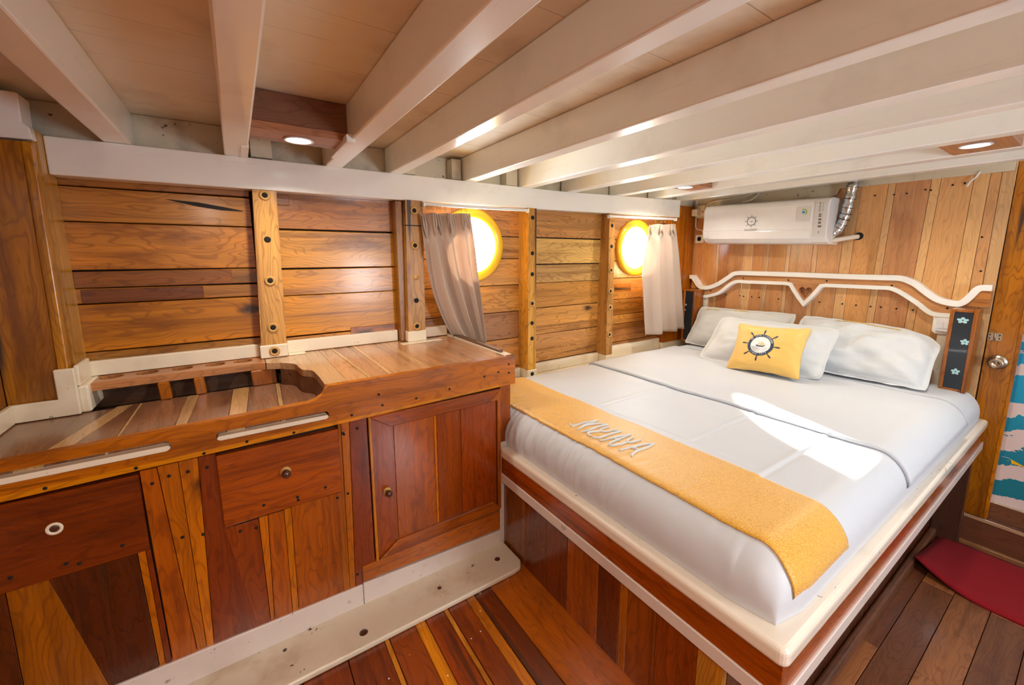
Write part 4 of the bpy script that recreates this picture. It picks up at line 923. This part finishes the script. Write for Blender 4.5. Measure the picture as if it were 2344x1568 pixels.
# sockets and wiring
so = thing('wall_socket', 'cream wall socket below the left end of the air conditioner', 'socket', (2.945, 1.83, 1.33))
ob('plate', box(2.936, 2.9495, 1.797, 1.865, 1.330, 1.392, .004, 2), M_CREAMP, so)
ob('socket_well', lathe([(.021, 0), (.021, -.002), (.017, -.002), (.016, .0), (0, .0)], (2.9355, 1.832, 1.361), (1, 0, 0), 20), M_PLASTG, so)
ob('pin_hole', lathe([(.003, 0), (.003, -.001), (0, -.001)], (2.9352, 1.838, 1.361), (1, 0, 0), 8), M_HOLE, so); ob('pin_hole', lathe([(.003, 0), (.003, -.001), (0, -.001)], (2.9352, 1.826, 1.361), (1, 0, 0), 8), M_HOLE, so)
s2 = thing('wall_socket', 'cream socket with a plugged in adaptor above left of the air conditioner', 'socket', (2.94, 1.83, 1.52))
ob('plate', box(2.915, 2.9375, 1.79, 1.858, 1.523, 1.605, .004, 2), M_CREAMP, s2); ob('plug', box(2.872, 2.9145, 1.825, 1.872, 1.528, 1.578, .008, 2), M_CREAMP, s2); ob('pilot_lamp', box(2.911, 2.9148, 1.800, 1.809, 1.552, 1.562, .001), M_RED, s2)
cb = ob('cable', tube(spline([(2.93, 1.868, 1.70), (2.93, 1.868, 1.60), (2.94, 1.872, 1.50), (2.944, 1.872, 1.452), (2.944, 1.855, 1.432), (2.944, 1.828, 1.428), (2.944, 1.81, 1.415), (2.944, 1.808, 1.393)], 5), .0055, 8), M_CREAMP, smooth=True, label='cream cable running down to the wall socket', cat='cable')
ob('cable', tube(spline([(2.915, 1.785, 1.56), (2.915, 1.77, 1.61), (2.92, 1.72, 1.625), (2.93, 1.60, 1.63), (2.93, 1.49, 1.64), (2.93, 1.44, 1.66), (2.925, 1.425, 1.64), (2.90, 1.45, 1.605), (2.88, 1.50, 1.592)], 5), .004, 6), M_CREAMP, smooth=True, label='thin cable looping above the air conditioner', cat='cable')
ob('cable', tube(spline([(2.934, .438, 1.625), (2.93, .448, 1.60), (2.93, .462, 1.585), (2.938, .475, 1.56)], 5), .004, 6), M_PLAST, smooth=True, label='short white cable end at the top right of the headboard wall', cat='cable')

# ------------------------------------------------------------------ curtains and their tracks
def track(lab, x0, x1, z0, z1, y=1.835):
    b = box(x0, x1, y-.009, y+.009, 0, .013, .002)
    for v in b.verts: v.co.z += z0+(z1-z0)*(v.co.x-x0)/(x1-x0)
    r = ob('curtain_track', b, M_ALU, label=lab, cat='curtain rail', group='white curtain tracks')
    for x in (x0-.004, x1+.001):
        ob('end_stop', box(x, x+.006, y-.011, y+.011, z0+(z1-z0)*(x-x0)/(x1-x0)-.006, z0+(z1-z0)*(x-x0)/(x1-x0)+.0145, .001), M_PLAST, r)
    return r
track('white curtain track above the first porthole', .735, 1.318, 1.464, 1.470, 1.825)
track('white curtain track above the second porthole', 1.935, 2.600, 1.470, 1.484, 1.815)
def curtain(name, lab, L_, R_, y0, pleats, amp, zt, hooks, flip=1):
    """L_, R_: left and right outline (x, z) from top to bottom"""
    root = thing(name, lab, 'curtain', ((L_[-1][0]+R_[-1][0])/2, y0, min(L_[-1][1], R_[-1][1])))
    Ls, Rs = spline(L_, 8), spline(R_, 8); m = min(len(Ls), len(Rs)); nu = 120; nvv = 48
    def at(S, t):
        q = t*(len(S)-1); i = min(int(q), len(S)-2); w = q-i
        return Vector(S[i])*(1-w)+Vector(S[i+1])*w
    def P(u, t, o=0.0):
        a, c = at(Ls, t), at(Rs, t); k = a*(1-u)+c*u
        ph = 0; d = 1e9
        # sharp pinch pleats at the top relaxing to soft folds below
        s_ = math.sin(math.pi*pleats*u+.6*nz(u*3, t*1.2, 4)*t)
        fold = amp*(.55+.45*math.sqrt(t))*(abs(s_)**.8*(1 if s_ > 0 else -1))
        pin = .012*math.exp(-((t-.13)/.03)**2)
        y = y0+fold*(1-.65*math.exp(-((t-.13)/.04)**2))+.006*nz(u*8, t*3, 2)
        x = k.x+.004*math.sin(2*math.pi*pleats*u)*t
        return Vector((x, y-o, k.y+.006*nz(u*6, 1, 7)*(1-t)))
    b = bmesh.new()
    F = [[b.verts.new(P(i/nu, j/nvv)) for j in range(nvv+1)] for i in range(nu+1)]; K = [[b.verts.new(P(i/nu, j/nvv, .0016)) for j in range(nvv+1)] for i in range(nu+1)]
    for i in range(nu):
        for j in range(nvv):
            b.faces.new((F[i][j], F[i+1][j], F[i+1][j+1], F[i][j+1])).smooth = True
            b.faces.new((K[i][j], K[i][j+1], K[i+1][j+1], K[i+1][j])).smooth = True
    for i in range(nu):
        b.faces.new((F[i][0], K[i][0], K[i+1][0], F[i+1][0])); b.faces.new((F[i][-1], F[i+1][-1], K[i+1][-1], K[i][-1]))
    for j in range(nvv):
        b.faces.new((F[0][j], F[0][j+1], K[0][j+1], K[0][j])); b.faces.new((F[-1][j], K[-1][j], K[-1][j+1], F[-1][j+1]))
    ob('cloth', b, M_CURT, root, smooth=True)
    pr = None
    for x, z in hooks:
        ring = [(x+.0055*math.cos(a), y0-.004, z+.009*math.sin(a)) for a in [2*math.pi*k/10 for k in range(10)]]
        if pr is None: pr = ob('curtain_ring', tube(ring, .0011, 5, None, 0, True), M_BRASS, root); x_, z_ = x, z
        else:
            o = pr.copy(); COL.objects.link(o); o.parent = root; o.location = pr.location+Vector((x-x_, 0, z-z_))
    # stitched pinch pleats
    for u in [(k+.5)/pleats for k in range(int(pleats))]:
        c0, c1 = P(u, .0), P(u, .13)
        ob('pinch_pleat', tube([c0+Vector((-.005, -.012, -.002)), (c0+c1)/2+Vector((-.006, -.016, 0)), c1+Vector((0, -.012, 0))], [.003, .0055, .002], 6), M_CURT, root, smooth=True)
        ob('pinch_pleat', tube([c0+Vector((.005, -.012, -.002)), (c0+c1)/2+Vector((.006, -.016, 0)), c1+Vector((0, -.012, 0))], [.003, .0055, .002], 6), M_CURT, root, smooth=True)
    return root, P
c1, P1 = curtain('curtain', 'beige curtain swept sideways across the first porthole, behind the cabinet end', [(.712, 1.428), (.735, 1.21), (.775, 1.03), (.850, .855), (.925, .80)], [(.968, 1.44), (.988, 1.30), (1.005, 1.16), (1.03, .98), (1.052, .79)], 1.815, 7, .034, 1.44, [(.748, 1.455), (.760, 1.455), (.774, 1.455), (.795, 1.455), (.812, 1.455), (.835, 1.454), (.873, 1.452), (.915, 1.453), (.945, 1.455)])
ob('folded_corner', prism([(.835, 1.425), (.866, 1.35), (.872, 1.335), (.858, 1.318), (.845, 1.36)], 'y', 1.772, 1.775, .001), M_CURT, c1, label='turned down corner')
curtain('curtain', 'beige curtain hanging straight at the right side of the second porthole', [(2.305, 1.44), (2.285, 1.31), (2.265, 1.13), (2.285, .90), (2.320, .685)], [(2.585, 1.455), (2.64, 1.25), (2.70, 1.0), (2.765, .69)], 1.80, 5, .030, 1.45, [(2.36, 1.46), (2.42, 1.464), (2.46, 1.466), (2.50, 1.467), (2.54, 1.468), (2.575, 1.47)])

# ------------------------------------------------------------------ ceiling lights in wooden boxes
def downlight(lab, x0, x1, y0, y1, z0, cx, cy, r, power, face):
    root = thing('ceiling_light', lab, 'light', ((x0+x1)/2, (y0+y1)/2, z0), 'round lamps in wooden boxes between the beams')
    b = prism(rect(x0, x1, y0, y1), 'z', z0, z0+.022, 0, 1, [circ(cx, cy, r*.86, 28)])
    ob('lamp_board', b, M_DULL, root, 'x', '#a86a3c')
    ob('front_board', box(x0, x1, y0, y0+.014, z0+.0225, 1.713, .001), M_DULL, root, 'x', face); ob('back_board', box(x0, x1, y1-.014, y1, z0+.0225, 1.713, .001), M_DULL, root, 'x', face)
    ob('bezel', lathe([(r*.84, .012), (r*.84, -.003), (r, -.0035), (r*1.01, -.0005), (r*.87, 0)], (cx, cy, z0), (0, 0, 1), 28, None, 0, False), M_PLAST, root)
    ob('lamp_disc', lathe([(r*.83, .004), (r*.83, .003), (0, .003)], (cx, cy, z0), (0, 0, 1), 28), M_LAMP, root)
    l = bpy.data.lights.new('lamp_light', 'AREA'); l.shape = 'DISK'; l.size = r*1.5; l.energy = power; l.color = (1, .9, .76); l.spread = math.radians(150)
    o = bpy.data.objects.new('lamp_light', l); COL.objects.link(o); o.parent = root; o.location = Vector((cx, cy, z0-.008))-Vector(root.location)
downlight('round ceiling lamp in a scuffed brown box above the cabinet', .068, .334, 1.452, 1.585, 1.603, .200, 1.528, .044, 3.0, '#6e3f22')
downlight('round ceiling lamp in a wooden box at the right, above the bed head', 2.1135, 2.429, .27, .445, 1.630, 2.272, .362, .044, 3.0, '#a9743e')
downlight('ceiling lamp box far away above the second porthole, mostly hidden by beams', 2.1135, 2.429, 1.455, 1.60, 1.640, 2.272, 1.53, .044, 3.0, '#a9743e')
sc_ = bpy.data.objects['ceiling_light']

# ------------------------------------------------------------------ doorway, threshold, mat
dj = thing('door_1', 'orange brown wooden door edge with a round knob right of the headboard', None, (2.97, .28, -.05), None, 'structure')
ob('door_leaf', box(2.958, 2.971, .238, .3275, -.05, 1.71, .001), M_WOOD, dj, 'z', '#a5651f'); ob('door_edge', box(2.958, 2.990, .226, .2375, -.05, 1.71, .001), M_WOOD, dj, 'z', '#b9742a')
ob('door_back', box(2.9715, 2.99, .238, .335, -.05, 1.71, 0), M_DARK, dj)
ob('knob', lathe([(.034, 0), (.034, -.004), (.029, -.008), (.017, -.010), (.015, -.024), (.022, -.030), (.026, -.040), (.026, -.052), (.021, -.056), (.012, -.056), (.010, -.053), (0, -.053)], (2.9578, .283, .735), (1, 0, 0), 28), M_STEEL, dj, smooth=False)
hg = ob('hasp', box(2.9555, 2.9578, .283, .328, .835, .872, .001), M_STEEL, dj)
ob('hinge_barrel', tube([(2.954, .306, .833), (2.954, .306, .874)], .0035, 8), M_STEEL, hg)
for y, z in ((.291, .862), (.291, .845), (.321, .862), (.321, .845)): ob('screw', lathe([(.003, 0), (.003, -.001), (0, -.001)], (2.9555, y, z), (1, 0, 0), 8), M_HOLE, hg)
cpan = ob('painted_panel', box(3.005, 3.02, -1.69, .30, .03, 1.71, 0), M_CLOUD, label='turquoise wall panel painted with white clouds and a yellow kite', cat='wall panel')
ob('kite_print', prism([(.193, .268), (.186, .249), (.139, .245), (.178, .262)], 'x', 3.0035, 3.0049, 0), M_YEL, cpan, label='yellow painted kite')
ob('kite_string', tube([(3.0042, .193, .268), (3.0042, .205, .272), (3.0042, .222, .27)], .0008, 4), M_PLAST, cpan)
th_ = thing('threshold', 'dark wooden stepped door sill behind the red mat', 'step', (2.98, -.5, -.216))
ob('step_board', box(2.955, 3.03, -1.69, .36, -.2155, -.052, .002), M_DULL, th_, 'y', '#5e3620'); ob('nosing', box(2.951, 2.9548, -1.69, .298, -.068, -.052, .001), M_DULL, th_, 'y', '#b58e68'); ob('floor_fillet', box(2.935, 2.9545, -1.69, .30, -.2155, -.19, .002), M_DULL, th_, 'y', '#8a5c30')
ob('upper_step', box(2.992, 3.03, -1.69, .34, -.0515, .028, .002), M_DULL, th_, 'y', '#6b4128'); ob('nosing', box(2.990, 3.004, -1.69, .226, .0282, .034, .001), M_DULL, th_, 'y', '#a58a70')
# red mat, its end curled up against the bed side
b = bmesh.new(); nu, nv = 40, 16; T, Bt = [], []
for i in range(nu+1):
    y = .373-(.373+.75)*i/nu; q = max(0, (y-.15)/.223); lift = .075*q**2
    rowt, rowb = [], []
    for j in range(nv+1):
        w = j/nv; x = 2.455+(2.93-2.455)*w+(.03*q*(1-w)) ; z = -.2155+lift*(1-w)**1.3+.0025*nz(x*6, y*6)
        yy = y-.01*q*w
        rowb.append(b.verts.new((x, yy, z+.0005))); rowt.append(b.verts.new((x, yy, z+.0125-(.004 if j in (0, nv) or i in (0, nu) else 0))))
    T.append(rowt); Bt.append(rowb)
for i in range(nu):
    for j in range(nv):
        b.faces.new((T[i][j], T[i+1][j], T[i+1][j+1], T[i][j+1])).smooth = True; b.faces.new((Bt[i][j], Bt[i][j+1], Bt[i+1][j+1], Bt[i+1][j])).smooth = True
def rim4(A, B):
    for i in range(len(A)-1): b.faces.new((A[i], A[i+1], B[i+1], B[i]))
rim4(T[0], Bt[0]); rim4(T[-1], Bt[-1]); rim4([r[0] for r in T], [r[0] for r in Bt]); rim4([r[-1] for r in T], [r[-1] for r in Bt])
ob('door_mat', b, M_RUG, smooth=False, label='crimson door mat curled up against the bed, in front of the sill', cat='mat')
